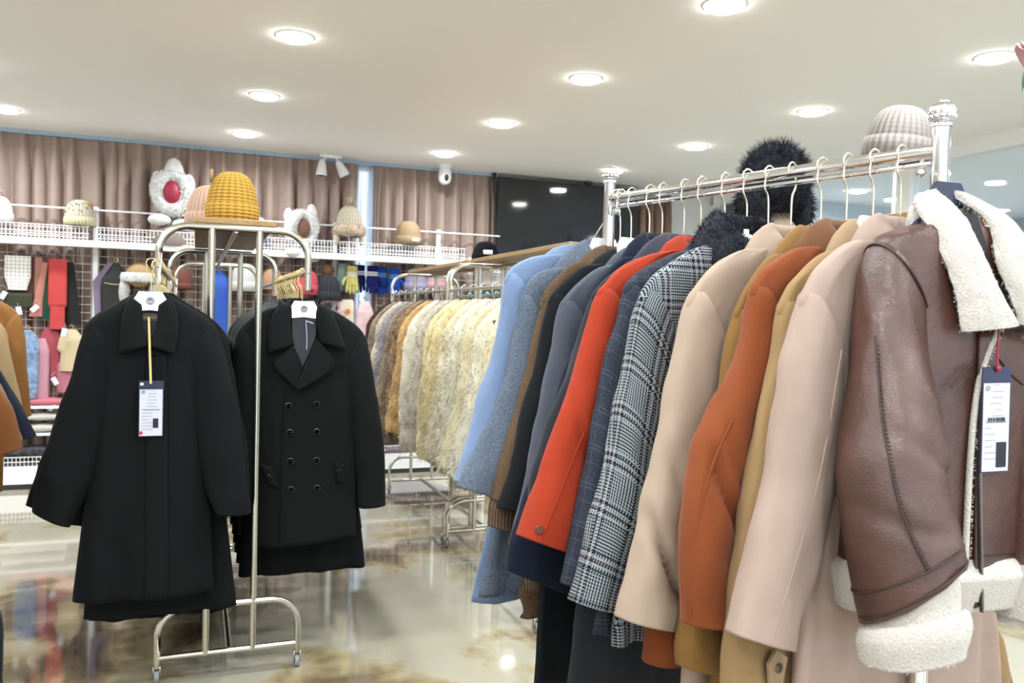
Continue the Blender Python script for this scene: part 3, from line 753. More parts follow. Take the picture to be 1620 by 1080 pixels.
rc('pinkB', .311, 'wool_coat', 'pale beige-rose wool coat beside the checked coat, its sleeve folded', [W_pinkB],
   shL=[(.155, -.184), (.25, -.222), (.306, -.268), (.334, -.316)], outL=[(.360, -.409), (.406, -.585), (.45, -.768), (.494, -.915)], inL=[(.255, -.62), (.30, -.80), (.36, -.955)],
   hem=((.325, -1.24), (-.33, -1.24)), collar=col(-.118, -.178, .145), seed=5, crease=[(.80, .040, 1.15), (.60, .012, 1.4)], seam=(1.9, 1.5, .05, .62), ht=(.036, .048, .05))
rc('russet', .372, 'wool_coat', 'dark russet wool coat with only its lower sleeve showing under the checked coat', [W_rust],
   shL=[(.15, -.20), (.22, -.25), (.25, -.29), (.265, -.33)], outL=[(.28, -.45), (.315, -.70), (.352, -.95), (.358, -1.055)], inL=[(.20, -.60), (.25, -.85), (.265, -1.07)],
   hem=((.22, -1.0), (-.28, -1.0)), collar=None, seed=15)
rc('glen', .433, 'checked_coat', 'black and white checked wool coat with black fur collar', [W_glen],
   shL=[(.16, -.172), (.27, -.226), (.322, -.262), (.349, -.31)], outL=[(.366, -.362), (.392, -.469), (.437, -.679), (.483, -.819), (.516, -.912)], inL=[(.262, -.56), (.315, -.75), (.395, -.955)],
   hem=((.41, -1.03), (-.36, -1.06)), seed=6, ht=(.034, .042, .046), folds=.014)
rc('dplaid', .499, 'checked_coat', 'dark blue-grey checked wool coat between the red coat and the black and white checked coat', [W_dplaid],
   shL=[(.15, -.18), (.262, -.222), (.310, -.252), (.328, -.285)], outL=[(.343, -.335), (.376, -.419), (.413, -.611), (.452, -.771), (.488, -.90)], inL=[(.25, -.56), (.30, -.72), (.365, -.94)],
   hem=((.40, -1.03), (-.34, -1.03)), collar=col(-.13, -.18, .14), seed=7)
rc('red', .574, 'wool_coat', 'bright red-orange wool coat with a buttoned cuff', [W_red],
   shL=[(.15, -.178), (.258, -.216), (.316, -.26), (.341, -.292)], outL=[(.358, -.337), (.408, -.479), (.467, -.617), (.507, -.725), (.542, -.81)], inL=[(.27, -.50), (.34, -.64), (.425, -.858)],
   hem=((.33, -.92), (-.33, -.92)), collar=col(-.128, -.174, .140), seed=8, ht=(.034, .042, .046), seam=(1.3, .9, .55, 1.0), crease=[(.55, .010, 1.2)])
rc('charcoal', .63, 'wool_coat', 'long charcoal wool coat with purple-grey collar behind the red coat', [W_char, W_char, W_purple],
   shL=[(.16, -.19), (.25, -.235), (.290, -.268), (.308, -.300)], outL=[(.338, -.367), (.395, -.51), (.457, -.655), (.485, -.78)], inL=[(.25, -.52), (.31, -.66), (.36, -.82)],
   hem=((.36, -1.30), (-.32, -1.30)), collar=col(-.118, -.192, .176), seed=9)
rc('navy', .706, 'wool_coat', 'navy wool coat with a wide rounded sleeve below the red cuff', [W_navy],
   shL=[(.14, -.185), (.20, -.228), (.228, -.258), (.245, -.30)], outL=[(.275, -.368), (.338, -.522), (.415, -.73), (.468, -.859), (.478, -.93)], inL=[(.17, -.56), (.24, -.78), (.30, -1.015)],
   hem=((.28, -1.04), (-.30, -1.04)), collar=col(-.112, -.182, .142), seed=10, ht=(.034, .044, .05))
rc('slate', .753, 'wool_coat', 'slate grey wool blazer coat just left of the navy sleeve', [W_slate],
   shL=[(.16, -.205), (.228, -.242), (.280, -.285), (.305, -.325)], outL=[(.328, -.432), (.366, -.587), (.391, -.71), (.442, -.885)], inL=[(.235, -.58), (.27, -.72), (.325, -.91)],
   hem=((.27, -1.0), (-.32, -1.0)), collar=col(-.145, -.205, .158), seed=11)
rc('black', .823, 'wool_coat', 'long black wool coat next to the brown tweed coat', [W_black],
   shL=[(.155, -.20), (.20, -.223), (.258, -.268), (.284, -.308)], outL=[(.316, -.436), (.352, -.58), (.39, -.72), (.428, -.812)], inL=[(.215, -.55), (.26, -.68), (.31, -.84)],
   hem=((.305, -1.30), (-.31, -1.30)), collar=col(-.15, -.204, .150), seed=12)
rc('tweed', .866, 'tweed_coat', 'brown tweed coat with ribbed knit cuff beside the grey-blue coat', [W_tweed],
   shL=[(.155, -.19), (.22, -.232), (.258, -.27), (.276, -.323)], outL=[(.296, -.406), (.375, -.66), (.418, -.80)], inL=[(.19, -.56), (.26, -.70), (.315, -.83)],
   hem=((.315, -1.06), (-.31, -1.06)), collar=col(-.138, -.19, .150), seed=13)
rc('grey', .932, 'wool_coat', 'fuzzy grey-blue wool coat, second from the far end of the chrome rail', [W_grey],
   shL=[(.18, -.205), (.248, -.230), (.280, -.27), (.296, -.341)], outL=[(.310, -.391), (.346, -.525), (.402, -.655), (.468, -.778)], inL=[(.215, -.56), (.27, -.68), (.335, -.825)],
   hem=((.405, -1.075), (-.34, -1.08)), collar=col(-.118, -.205, .188, .06), seed=14, ht=(.036, .046, .05))
rc('blue', .988, 'wool_coat', 'long light blue wool coat at the far end of the chrome rail', [W_blue],
   shL=[(.18, -.168), (.24, -.185), (.284, -.212), (.306, -.255)], outL=[(.321, -.359), (.35, -.479), (.396, -.613), (.447, -.775)], inL=[(.22, -.52), (.27, -.66), (.325, -.815)],
   hem=((.378, -1.115), (-.33, -1.12)), collar=col(-.128, -.166, .178, .07), seed=16, ht=(.036, .044, .046))
# fur collar of the checked coat, cuff details
M_bfur = fur('black_fur', (.006, .006, .009), (.022, .024, .032))
t, B = RC['glen']; b = collar_mesh(crest=(.088, .048, -.080), fall=(.170, .078, -.172), base=-.15)
P = np.array(b.v[0]); ctr = np.array((0, 0, -.13))
nr = P-ctr; nr /= np.linalg.norm(nr, axis=1)[:, None]
fb = MB(); fb.v = b.v; fb.f = b.f; fb.uv = b.uv; fb.n = b.n
pts, nn = b.surf_points(9000, 3); out = pts-ctr; nn *= np.sign((nn*out).sum(1))[:, None]
fb.blades(pts, nn, .017, .0008, .2, .7, 3); fb.build('fur_collar', M_bfur, t)
M_btn = plain('amber_button', srgb(150, 70, 30), .3, coat=.5)
t, B = RC['red']
def button(b, c, r=.010, ax=(0, 1, 0), th=.004):
    c = np.array(c, float); ax = np.array(ax, float); ax /= np.linalg.norm(ax)
    b.tube([c, c+ax*th*.8, c+ax*th], [r, r, r*.8], 20); b.tube([c+ax*th, c+ax*(th-.0012)], [r*.8, r*.62], 20)
    s = np.cross(ax, (0, 0, 1)); s /= np.linalg.norm(s)
    for k in (-1, 1): b.tube([c+ax*(th-.001)+s*k*r*.25, c+ax*(th+.0006)+s*k*r*.25], r*.12, 8)
b = MB(); button(b, (.5207, .0390, -.7949), .0095, (.458, .856, .24)); b.build('cuff_button', M_btn, t)
t, B = RC['tweed']
sleeve_mesh([(.405, -.775), (.420, -.82), (.424, -.868)], [(.318, -.80), (.335, -.845), (.348, -.892)], (.036, .038, .036), (.008, .008, .009), .001, 2, m=12).build('ribbed_cuff', W_rib, t)
b = Body([(.05, -1.03), (.30, -1.04)], [(.05, -1.03), (.30, -1.04)], ((.312, -1.13), (-.312, -1.13)), .04, .038, .006, .2, 3, arm=-.002); b.mesh(n=48, nz_=12).build('ribbed_hem', wool('brown_rib_hem', srgb(112, 86, 66), .25, 260, .5), t)
t, B = RC['tan']
b = MB(); pts = [(.318, -.945), (.352, -.925), (.372, -.945), (.366, -.985), (.33, -.992)]; n = len(pts)
V = [(x, .052, z) for x, z in pts]+[(x, .058, z) for x, z in pts]; b.add(V, [list(range(n))[::-1], list(range(n, 2*n))]+[[i, (i+1) % n, n+(i+1) % n, n+i] for i in range(n)])
tb = b.build('cuff_tab', W_tan2, t, smooth=False)
b = MB(); button(b, (.345, .058, -.958), .009); b.build('cuff_button', plain('tortoise_button', srgb(120, 100, 70), .25, coat=.6), tb)
# hangers on the chrome rail
order = [('pinkA', .056, 'the long pale rose coat', -.118), ('tan', .114, 'the tan trench coat', -.125), ('rust', .174, 'the rust orange coat', -.118), ('olive', .235, 'the olive camel coat', -.128), ('pinkB', .311, 'the pale beige-rose coat', -.118), ('russet', .372, 'the hidden russet coat', -.16), ('glen', .433, 'the fur-collared checked coat', -.09), ('dplaid', .499, 'the dark blue-grey checked coat', -.12), ('red', .574, 'the red-orange coat', -.125), ('charcoal', .63, 'the charcoal coat', -.118), ('navy', .706, 'the navy coat', -.112), ('slate', .753, 'the slate grey coat', -.125), ('black', .823, 'the long black coat', -.125), ('tweed', .866, 'the brown tweed coat', -.13), ('grey', .932, 'the fuzzy grey-blue coat', -.12), ('blue', .988, 'the light blue coat', -.12)]
hrng = random.Random(3)
for k, (key, s, what, z) in enumerate(order):
    wp = key in ('grey', 'slate', 'black', 'tan')
    hanger('pale gold hook hanger holding '+what, on_rail(s), RROT+hrng.uniform(-.12, .12), -z, M_pale_gold, M_plate, plate=wp, side=hrng.choice((1, -1, 1)), arm=.15, lean={'grey': (0, .05), 'blue': (0, .10)}.get(key))
for k, s in enumerate((.09, .21, .275, .345)):
    pass
# ------------------------------------------------------------ price tags
def price_tag(parent, c, w, h, rot, header=True, kind=0):
    """plastic sleeve with a printed card; c = top centre in the parent's space, facing +y"""
    R = np.array(Matrix.Rotation(rot, 3, 'Y')); c = np.array(c, float)
    def bx(b, x, z, ww, hh, y, th=.0008): 
        b.box((0, 0, 0), (ww, th, hh)); b.v[-1] = (b.v[-1]+np.array((x, y, z))) @ R.T+c
    b = MB(); bx(b, 0, -h/2, w, h, 0, .002); tg = b.build('price_tag', M_navyplastic, parent, smooth=False)
    b = MB(); bx(b, 0, -h*.57, w*.92, h*.83, .0015); b.build('card', M_paper, tg, smooth=False)
    b = MB(); g = random.Random(kind)
    b.tube([np.array((w*.32, .0024, -h*.2)) @ R.T+c, np.array((w*.32, .0030, -h*.2)) @ R.T+c], w*.085, 16)
    for k in range(13):
        z = -h*(.17+.058*k); ww = w*g.uniform(.2, .5)
        if k in (6,): bx(b, 0, z, w*.72, h*.022, .0022, .0006); continue
        bx(b, (w*.38-ww/2) if k > 6 else g.uniform(-.1, .05)*w, z, ww, h*.008, .0022, .0006)
    b.build('print', M_ink, tg, smooth=False)
    b = MB()
    if kind:
        x = -w*.30
        while x < w*.30:
            ww = g.choice((.0007, .0012, .0018)); bx(b, x, -h*.50, ww, h*.045, .0023, .0006); x += ww+g.choice((.0008, .0014))
        b.build('barcode', M_black, tg, smooth=False); b = MB(); bx(b, -w*.20, -h*.83, w*.36, h*.24, .0023, .0006)
    else: bx(b, -w*.19, -h*.76, w*.22, h*.17, .0023, .0006)
    b.build('picture', plain('dark_print', srgb(40, 42, 60), .6), tg, smooth=False)
    if not kind:
        b = MB(); b.tube([np.array((w*.40, .002, -h*.93)) @ R.T+c, np.array((w*.40, .0032, -h*.93)) @ R.T+c], w*.08, 16); b.build('pink_dot', plain('pink_sticker', srgb(250, 70, 130), .5), tg)
        b = MB(); bx(b, w*.38, -h*.06, w*.14, h*.05, .0022); b.build('sticker', M_paper, tg, smooth=False)
    return tg

# ------------------------------------------------------------ brown leather jacket with shearling collar
JO = (1.295, 1.139, 1.648)
jt = thing('leather_jacket', 'brown leather jacket with cream shearling collar, cuffs and hem', 'jacket', JO, math.radians(174.63))
JB = Body([(.06, -.105), (.13, -.128), (.150, -.145), (.170, -.19)], [(.06, -.105), (.13, -.128), (.178, -.155), (.205, -.20)], ((.190, -.74), (-.235, -.74)), .060, .072, .008, .25, 4, arm=.0)
JB.mesh(n=64, nz_=44).build('body', M_leather, jt)
hb = Body([(.05, -.715), (.190, -.722)], [(.05, -.715), (.236, -.722)], ((.198, -.805), (-.244, -.805)), .084, .080, .006, .25, 4, arm=-.004)
def fuzz(b, n, L=.006, wd=.0009, seed=1, jit=.9, c=None):
    pts, nn = b.surf_points(n, seed); ctr = np.vstack(b.v).mean(0) if c is None else np.array(c)
    sg = np.sign(((pts-ctr)*nn).sum(1)); sg[sg == 0] = 1; b.blades(pts, nn*sg[:, None], L, wd, .1, jit, seed)
    return b
hm = hb.mesh(n=72, nz_=16); fuzz(hm, 5000, .0065).build('shearling_hem', M_shear, jt)
# left-hand sleeve, stiff and round
so = [(.150, -.140), (.180, -.195), (.215, -.345), (.256, -.50), (.262, -.64), (.236, -.775)]
si = [(.060, -.29), (.068, -.345), (.080, -.50), (.104, -.59), (.106, -.69)]
sy = (.0, .028, .055, .085, .115, .135, .142)
sh_ = (.058, .062, .076, .090, .088, .084)
sleeve_mesh(so, si, sh_, sy, .010, 5, n=40, m=60, top=.95, tilt=(0, .045), crease=[(.80, .006, 1.0), (.62, .008, 2.0)]).build('sleeve', M_leather, jt)
def sl_pt(t, q, grow=0.0015):
    m = 60; o = cr(so, m); i_ = cr(si, m); tt = np.linspace(0, 1, m); f = lambda a: np.array([np.interp(t, tt, a[:, k]) for k in (0, 1)])
    oo, ii = f(o), f(i_); c = (oo+ii)/2; e = (oo-ii)/2; ht = np.interp(t, np.linspace(0, 1, len(sh_)), sh_); y = np.interp(t, tt, cr([(a,) for a in sy], m)[:, 0])
    el = np.linalg.norm(e); k = 1+grow/el
    return np.array((c[0]+e[0]*math.cos(q)*k, y+(ht+grow)*math.sin(q), c[1]+e[1]*math.cos(q)*k+.045*t*t*math.sin(q)))
M_seam = plain('dark_brown_stitching', srgb(66, 42, 36), .5)
b = MB(); b.tube([sl_pt(t, math.radians(8+62*t), .003) for t in np.linspace(.28, .93, 40)], .0016, 6)
for t in np.linspace(.29, .92, 60): b.tube([sl_pt(t, math.radians(8+62*t), .0025), sl_pt(t+.004, math.radians(12+62*t), .0035)], .0011, 5)
b.tube([sl_pt(.93+.0*q, q, .0055) for q in np.linspace(0, 2*PI, 50)], .0018, 6)
b.tube([sl_pt(.99, q, .0045) for q in np.linspace(0, 2*PI, 50)], .0025, 6)
b.tube([sl_pt(.02, q, .003) for q in np.linspace(0, 2*PI, 50)], .002, 6)
b.build('sleeve_seam', M_seam, jt)
cm = sleeve_mesh([(.230, -.765), (.232, -.79), (.232, -.83)], [(.114, -.69), (.110, -.73), (.106, -.80)], (.073, .077, .078), (.140, .142, .142), .003, 1, n=40, m=14, top=.98, tilt=(.045, .02))
fuzz(cm, 2600, .006, seed=2)
pm = sleeve_mesh([(.240, -.790), (.245, -.815), (.239, -.852)], [(.096, -.762), (.090, -.785), (.096, -.828)], (.083, .089, .083), (.142, .142, .142), .005, 2, n=44, m=12, top=.93, tilt=(.03, .02))
fuzz(pm, 4200, .0075, seed=3)
cf = cm.build('shearling_cuff', M_shear, jt); pm.build('turned_cuff', M_shear, cf)
# other sleeve
sleeve_mesh([(-.2, -.155), (-.235, -.25), (-.275, -.45), (-.29, -.62), (-.285, -.76)], [(-.10, -.30), (-.11, -.45), (-.12, -.60), (-.12, -.74)], (.058, .075, .08), (0, .02, .05), .008, 8).build('sleeve', M_leather, jt)
b = sleeve_mesh([(-.285, -.74), (-.29, -.83)], [(-.115, -.72), (-.11, -.82)], (.085, .086), (.05, .05), .004, 3, m=8); fuzz(b, 1500, .007).build('shearling_cuff', M_shear, jt)
def free_patch(left, right, yl, yr, m=26, n=18, th=.022, bulge=.014, ns=.003, seed=0):
    a, c = cr(left, m), cr(right, m); ya = np.interp(np.linspace(0, 1, m), np.linspace(0, 1, len(yl)), yl); yc = np.interp(np.linspace(0, 1, m), np.linspace(0, 1, len(yr)), yr); F, K = [], []
    for i in range(m):
        f, k = [], []
        for j in range(n):
            u = j/(n-1); p = a[i]+(c[i]-a[i])*u; y = ya[i]+(yc[i]-ya[i])*u+bulge*math.sin(PI*u)
            e = ns*nz((p[0], y, p[1]), 60, seed)+ns*nz((p[0], y, p[1]), 140, seed)
            edge = min(1, 5*min(u, 1-u, (m-1-i)/(m-1)*1.2+.05)); f.append((p[0], y+th*(edge**.5)*.6+e, p[1])); k.append((p[0], y-th*.4*edge, p[1]))
        F.append(f); K.append(k)
    b = MB(); ring = [np.array(f+k[::-1]) for f, k in zip(F, K)]; b.grid(ring); b.cap(ring[0]); b.cap(ring[-1]); return b
cl = free_patch([(.055, -.052), (.075, -.08), (.064, -.15), (.050, -.235), (.042, -.302)], [(.030, -.040), (.0, -.085), (-.018, -.17), (-.045, -.235), (-.078, -.288)], (-.02, .03, .062, .082, .09), (-.01, .04, .07, .085, .094), seed=1)
fuzz(cl, 6500, .0065, seed=5).build('shearling_collar', M_shear, jt)
cl = free_patch([(-.002, -.040), (-.045, -.105), (-.043, -.18), (-.064, -.235), (-.082, -.285)], [(-.06, -.050), (-.118, -.09), (-.160, -.18), (-.180, -.25), (-.176, -.318)], (-.01, .045, .07, .085, .09), (-.02, .02, .06, .08, .09), seed=2)
fuzz(cl, 6500, .0065, seed=6).build('shearling_collar', M_shear, jt)
cb = collar_mesh(crest=(.050, .03, -.045), fall=(.078, .045, -.10), front=.03, a0=95, base=-.12); fuzz(cb, 1500, .006).build('shearling_collar', M_shear, jt, solid=.006)
b = patch(JB, [(.03, -.09), (.01, -.2), (-.055, -.285)], [(-.02, -.09), (-.05, -.2), (-.075, -.285)], .004, 12, 6); b.build('lining', M_dark, jt)
ed = [(-.060, -.285), (-.030, -.34), (-.008, -.42), (.002, -.55), (.006, -.72)]
b = MB(); P = cr(ed, 40); b.tube([(x, JB.fy(x, z)+.008, z) for x, z in P], .0055, 10); fuzz(b, 1400, .005, seed=8, c=None).build('shearling_edge', M_shear, jt)
rp = patch(JB, [(-.012, -.30), (-.012, -.5), (-.018, -.795)], [(-.20, -.30), (-.21, -.5), (-.215, -.72)], .006, 24, 16); rp.build('front_panel', M_leather, jt, solid=.006)
b = MB(); P = cr([(-.012, -.42), (-.014, -.55), (-.022, -.70), (-.030, -.80)], 60)
b.tube([(x, JB.fy(x, max(z, -.72))+.013, z) for x, z in P], .0035, 8)
zp = b.build('zip', plain('zip_tape', srgb(60, 48, 44), .6), jt)
b = MB(); P = cr([(-.012, -.42), (-.014, -.55), (-.022, -.70), (-.030, -.80)], 110)
for x, z in P: b.box((x, JB.fy(x, max(z, -.72))+.0165, z), (.004, .002, .0016))
b.build('zip_teeth', plain('dark_metal', (.35, .34, .32), .3, 1), zp, smooth=False)
b = MB()
for L_ in ([(-.05, -.345), (-.085, -.375), (-.12, -.395)], [(-.145, -.385), (-.18, -.36), (-.21, -.34)], [(-.02, -.70), (-.12, -.708), (-.21, -.712)], [(.05, -.40), (.02, -.37), (.005, -.36)]):
    b.tube([(x, JB.fy(x, z)+.010, z) for x, z in cr(L_, 20)], .0018, 6)
b.build('front_seam', M_seam, jt)
price_tag(jt, (-.036, .092, -.362), .062, .188, .02, kind=1)
b = MB(); b.tube(cr([(-.040, .09, -.285), (-.034, .094, -.33), (-.036, .094, -.372)], 12), .0022, 6); b.ball((-.035, .096, -.365), .005, 8); b.build('tag_ribbon', plain('red_pink_ribbon', srgb(206, 60, 84), .5), jt)
hanger('black plastic hanger on the near end post, holding the leather jacket', JO, math.radians(174.63), .034, M_pale_gold, plain('blue_black_plastic', (.022, .03, .06), .3), plate=True, arm=.13, armdrop=.115, lean=(-.035, -.05), pw=.036)

# ------------------------------------------------------------ black coats on the front rack
K_blk = wool('black_coat_wool', srgb(21, 25, 27), .12, 900, .2, .02)
K_blk2 = wool('black_coat_wool_light', srgb(24, 28, 28), .12, 900, .2, .02)
K_inner = plain('navy_lining', (.006, .007, .014), .4)
FRZ = 1.495
t, B = coat('wool_coat', 'black wool overcoat with shirt collar and gold-ribbon price tag, front of the left rail', 'coat', (-.14, 3.055, FRZ), PI, [K_blk],
    shL=[(.062, -.105), (.172, -.178), (.209, -.243)], shR=[(.062, -.105), (.185, -.182), (.227, -.262)], outL=[(.245, -.39), (.292, -.56), (.338, -.735), (.343, -.808)], inL=[(.13, -.58), (.160, -.70), (.231, -.868)],
    outR=[(.284, -.504), (.32, -.754), (.333, -.857)], inR=[(.14, -.60), (.18, -.75), (.215, -.85)], hem=((.228, -1.125), (-.215, -1.13)), d=.055, dh=.07, folds=.014, ht=(.05, .055, .055), yL=(0, .01, .03), lam=.22, seed=2, w0=.13, wr=.006)
for s, pts in ((1, ([(.062, -.105), (.084, -.19), (.090, -.300)], [(.026, -.14), (.024, -.21), (.004, -.272)])), (-1, ([(-.062, -.105), (-.086, -.19), (-.076, -.300)], [(-.026, -.14), (-.022, -.21), (.004, -.272)]))):
    patch(B, *pts, .014, 16, 10, extra=lambda u, v: .010*math.sin(PI*min(1, v*1.0))).build('collar', K_blk2, t, solid=.010)
collar_mesh(crest=(.06, .04, -.10), fall=(.075, .055, -.15), front=.0, a0=95, base=-.15).build('collar_stand', K_blk, t, solid=.006)
patch(B, [(.03, -.12), (.024, -.2), (.006, -.275)], [(-.03, -.12), (-.024, -.2), (.002, -.275)], .004, 10, 6).build('lining', M_dark, t)
lb = patch(B, [(.028, -.165), (.028, -.19)], [(-.024, -.165), (-.024, -.19)], .007, 4, 6).build('neck_label', M_black, t)
b = MB(); g = random.Random(5)
for k in range(6): b.box((.018-.008*k, B.fy(.01, -.18)+.0085, -.178), (.004, .0008, .007))
b.build('label_lettering', plain('gold_thread', srgb(190, 150, 60), .5), lb, smooth=False)
patch(B, [(.012, -.28), (.006, -.6), (0, -1.12)], [(-.052, -.29), (-.060, -.6), (-.066, -1.12)], .006, 40, 6).build('placket', K_blk, t, solid=.006)
price_tag(t, (-.008, B.fy(-.01, -.5)+.022, -.388), .076, .186, 0, kind=0)
b = MB(); b.tube([(.004, B.fy(0, -.19)+.014, -.178), (-.001, B.fy(0, -.28)+.024, -.285), (-.006, B.fy(0, -.4)+.026, -.398)], .0042, 6); b.build('tag_ribbon', M_ribbon, t)
b = MB(); button(b, (-.018, B.fy(-.02, -.30)+.010, -.305), .006); b.build('button', M_black, t)
hanger('white plate hanger with a dark crest holding the black overcoat', (-.14, 3.055, FRZ), PI, .101, M_gold, M_plate, emblem=True, arm=.17, armdrop=.09, py=.062)

t, B = coat('pea_coat', 'black double-breasted coat with wide notched lapels, front of the right rail', 'coat', (.387, 3.27, FRZ), PI, [K_blk2],
    shL=[(.062, -.115), (.145, -.146), (.217, -.205), (.246, -.270)], shR=[(.062, -.115), (.146, -.152), (.228, -.212), (.262, -.29)], outL=[(.252, -.36), (.262, -.55), (.268, -.75), (.275, -.90)], inL=[(.15, -.45), (.16, -.65), (.165, -.90)],
    outR=[(.284, -.39), (.309, -.534), (.333, -.712), (.341, -.91)], inR=[(.16, -.42), (.188, -.55), (.215, -.75), (.229, -.915)], hem=((.195, -1.045), (-.225, -1.03)), d=.05, dh=.06, folds=.008, ht=(.048, .052, .05), yL=(0, .005, .01), lam=.3, seed=4, wr=.005)
for pts in (([(.086, -.108), (.125, -.20), (.131, -.305)], [(.045, -.125), (.050, -.20), (.039, -.272)]), ([(-.086, -.108), (-.128, -.20), (-.161, -.290)], [(-.045, -.125), (-.050, -.20), (-.063, -.260)])):
    patch(B, *pts, .016, 16, 10, extra=lambda u, v: .012*math.sin(PI*v)).build('collar', K_blk2, t, solid=.010)
patch(B, [(.040, -.278), (.108, -.346), (.028, -.436)], [(.036, -.276), (.004, -.355), (.020, -.434)], .014, 16, 8, extra=lambda u, v: .004).build('lapel', K_blk2, t, solid=.009)
patch(B, [(-.046, -.250), (-.004, -.352), (.030, -.440)], [(-.060, -.262), (-.116, -.355), (.020, -.446)], .022, 18, 8, extra=lambda u, v: .004).build('lapel', K_blk2, t, solid=.009)
collar_mesh(crest=(.064, .04, -.10), fall=(.085, .055, -.15), front=.0, a0=95, base=-.15).build('collar_stand', K_blk2, t, solid=.006)
patch(B, [(.040, -.13), (.040, -.24), (.010, -.36)], [(-.045, -.13), (-.045, -.24), (.002, -.36)], .006, 12, 8).build('lining', K_inner, t)
patch(B, [(.062, -.40), (.072, -.7), (.072, -1.03)], [(.064, -.40), (.0745, -.7), (.0745, -1.03)], .004, 30, 2).build('front_edge', K_blk, t, solid=.005)
M_hbtn = plain('black_horn_button', (.035, .035, .038), .3, coat=.4)
for k, (x, z) in enumerate(((.051, -.504), (-.054, -.50), (.044, -.606), (-.056, -.606), (.040, -.716), (-.058, -.717), (.036, -.824), (-.062, -.824))):
    b = MB(); button(b, (x, B.fy(x, z)+.003, z), .0125); b.build('button', M_hbtn, t)
for pts, bx in ((([(.150, -.725), (.120, -.80)], [(.110, -.735), (.088, -.815)]), (.118, -.771)), (([(-.128, -.725), (-.142, -.81)], [(-.165, -.74), (-.172, -.81)]), (-.146, -.765))):
    p_ = patch(B, *pts, .008, 8, 6).build('pocket_flap', K_blk2, t, solid=.006); b = MB(); button(b, (bx[0], B.fy(*bx)+.012, bx[1]), .008); b.build('button', M_hbtn, p_)
b = MB(); b.tube(cr([(-.008, B.fy(0, -.2)+.012, -.178), (-.012, B.fy(0, -.24)+.014, -.24), (-.012, B.fy(0, -.3)+.012, -.29)], 10), .0014, 6); b.tube(cr([(-.008, B.fy(0, -.2)+.013, -.18), (-.035, B.fy(0, -.2)+.014, -.19)], 5), .002, 6); b.build('tag_string', M_paper, t)
hanger('white plate hanger with a dark crest holding the black double-breasted coat', (.387, 3.27, FRZ), PI, .113, M_gold, M_plate, emblem=True, arm=.17, armdrop=.085, py=.058)

# dark coats packed behind them on both rails
g = random.Random(11)
def dark_coat(label, loc, mats, hem, sl, seed, group, **k):
    return coat('wool_coat', label, 'coat', loc, PI, mats, shL=[(.062, -.105), (.16, -.165), (.215, -.215), (.238, -.27)], outL=[(.262, -.42), (.30, -.60), (.322, sl)], hem=((.22, hem), (-.28, hem)), d=.032, dh=.04, folds=.010, ht=(.036, .038, .038), seed=seed, collar=col(-.10, -.16, .13), group=group, **k)[0]
lab1 = 'dark coat packed behind the black overcoat on the left rail'
K_ch = wool('charcoal_coat_wool', (.07, .072, .078), .25, 700)
p1 = dark_coat(lab1, (-.123, 3.13, FRZ), [K_blk], -1.22, -.86, 3, 'dark coats behind the overcoat on the left rail')
hp1 = hanger('gold hook hanger holding a dark coat behind the black overcoat', (-.123, 3.13, FRZ), PI, .095, M_gold, M_plate, plate=False, group='gold hangers on the left rail', arm=.15)
coat('wool_coat', 'black wool coat right behind the overcoat, its sleeve end peeking out at the left', 'coat', (-.13, 3.20, FRZ), PI, [K_blk], shL=[(.062, -.105), (.172, -.178), (.215, -.243)], outL=[(.27, -.40), (.335, -.62), (.392, -.80), (.40, -.825)], inL=[(.15, -.58), (.22, -.74), (.275, -.855)], outR=[(.27, -.45), (.31, -.65), (.325, -.86)], inR=[(.15, -.55), (.19, -.70), (.21, -.87)], hem=((.225, -1.16), (-.25, -1.16)), d=.034, dh=.045, folds=.012, seed=9)
hanger('gold hook hanger right behind the white plate hanger of the overcoat', (-.13, 3.20, FRZ), PI+.2, .095, M_gold, M_plate, plate=False, arm=.15)
p1b = dark_coat(lab1, (-.123, 3.28, FRZ), [K_blk], -1.28, -.80, 5, 'dark coats behind the overcoat on the left rail')
for k in range(12):
    y = 3.37+.092*k
    dup(p1 if k % 2 else p1b, (-.123, y, FRZ), PI+g.uniform(-.08, .08)); dup(hp1, (-.123, y, FRZ), PI+g.uniform(-.3, .3))
dup(hp1, (-.123, 3.28, FRZ), PI)
lab2 = 'dark coat in the packed row behind the double-breasted coat on the right rail'
grp2 = 'dark coats behind the double-breasted coat'
q1 = dark_coat(lab2, (.393, 3.37, FRZ), [K_blk], -1.19, -.86, 7, grp2); q2 = dark_coat(lab2, (.393, 3.46, FRZ), [K_ch], -1.05, -.84, 8, grp2)
hq = hanger('gold hook hanger in the packed row on the right rail', (.393, 3.37, FRZ), PI, .095, M_gold, M_plate, plate=False, group='gold hangers on the right rail', arm=.15)
dup(hq, (.393, 3.46, FRZ), PI)
for k in range(11):
    y = 3.55+.083*k
    dup((q1, q2)[k % 2], (.393, y, FRZ), PI+g.uniform(-.08, .08)); dup(hq, (.393, y, FRZ), PI+g.uniform(-.35, .35))
for k in range(10): dup(hq, (.393, 3.50+.09*k, FRZ), PI+g.uniform(-.5, .5), label='spare gold hanger among the dark coats on the right rail', group='spare gold hangers on the right rail')
for k in range(3):
    o = dup(p1, (-.123, 4.75+.2*k, FRZ), PI, label='dark coat on the rack behind the black coats', group='dark coats on the rack behind'); dup(hp1, (-.123, 4.75+.2*k, FRZ), PI, label='gold hanger on the rack behind the black coats', group='gold hangers on the rack behind')

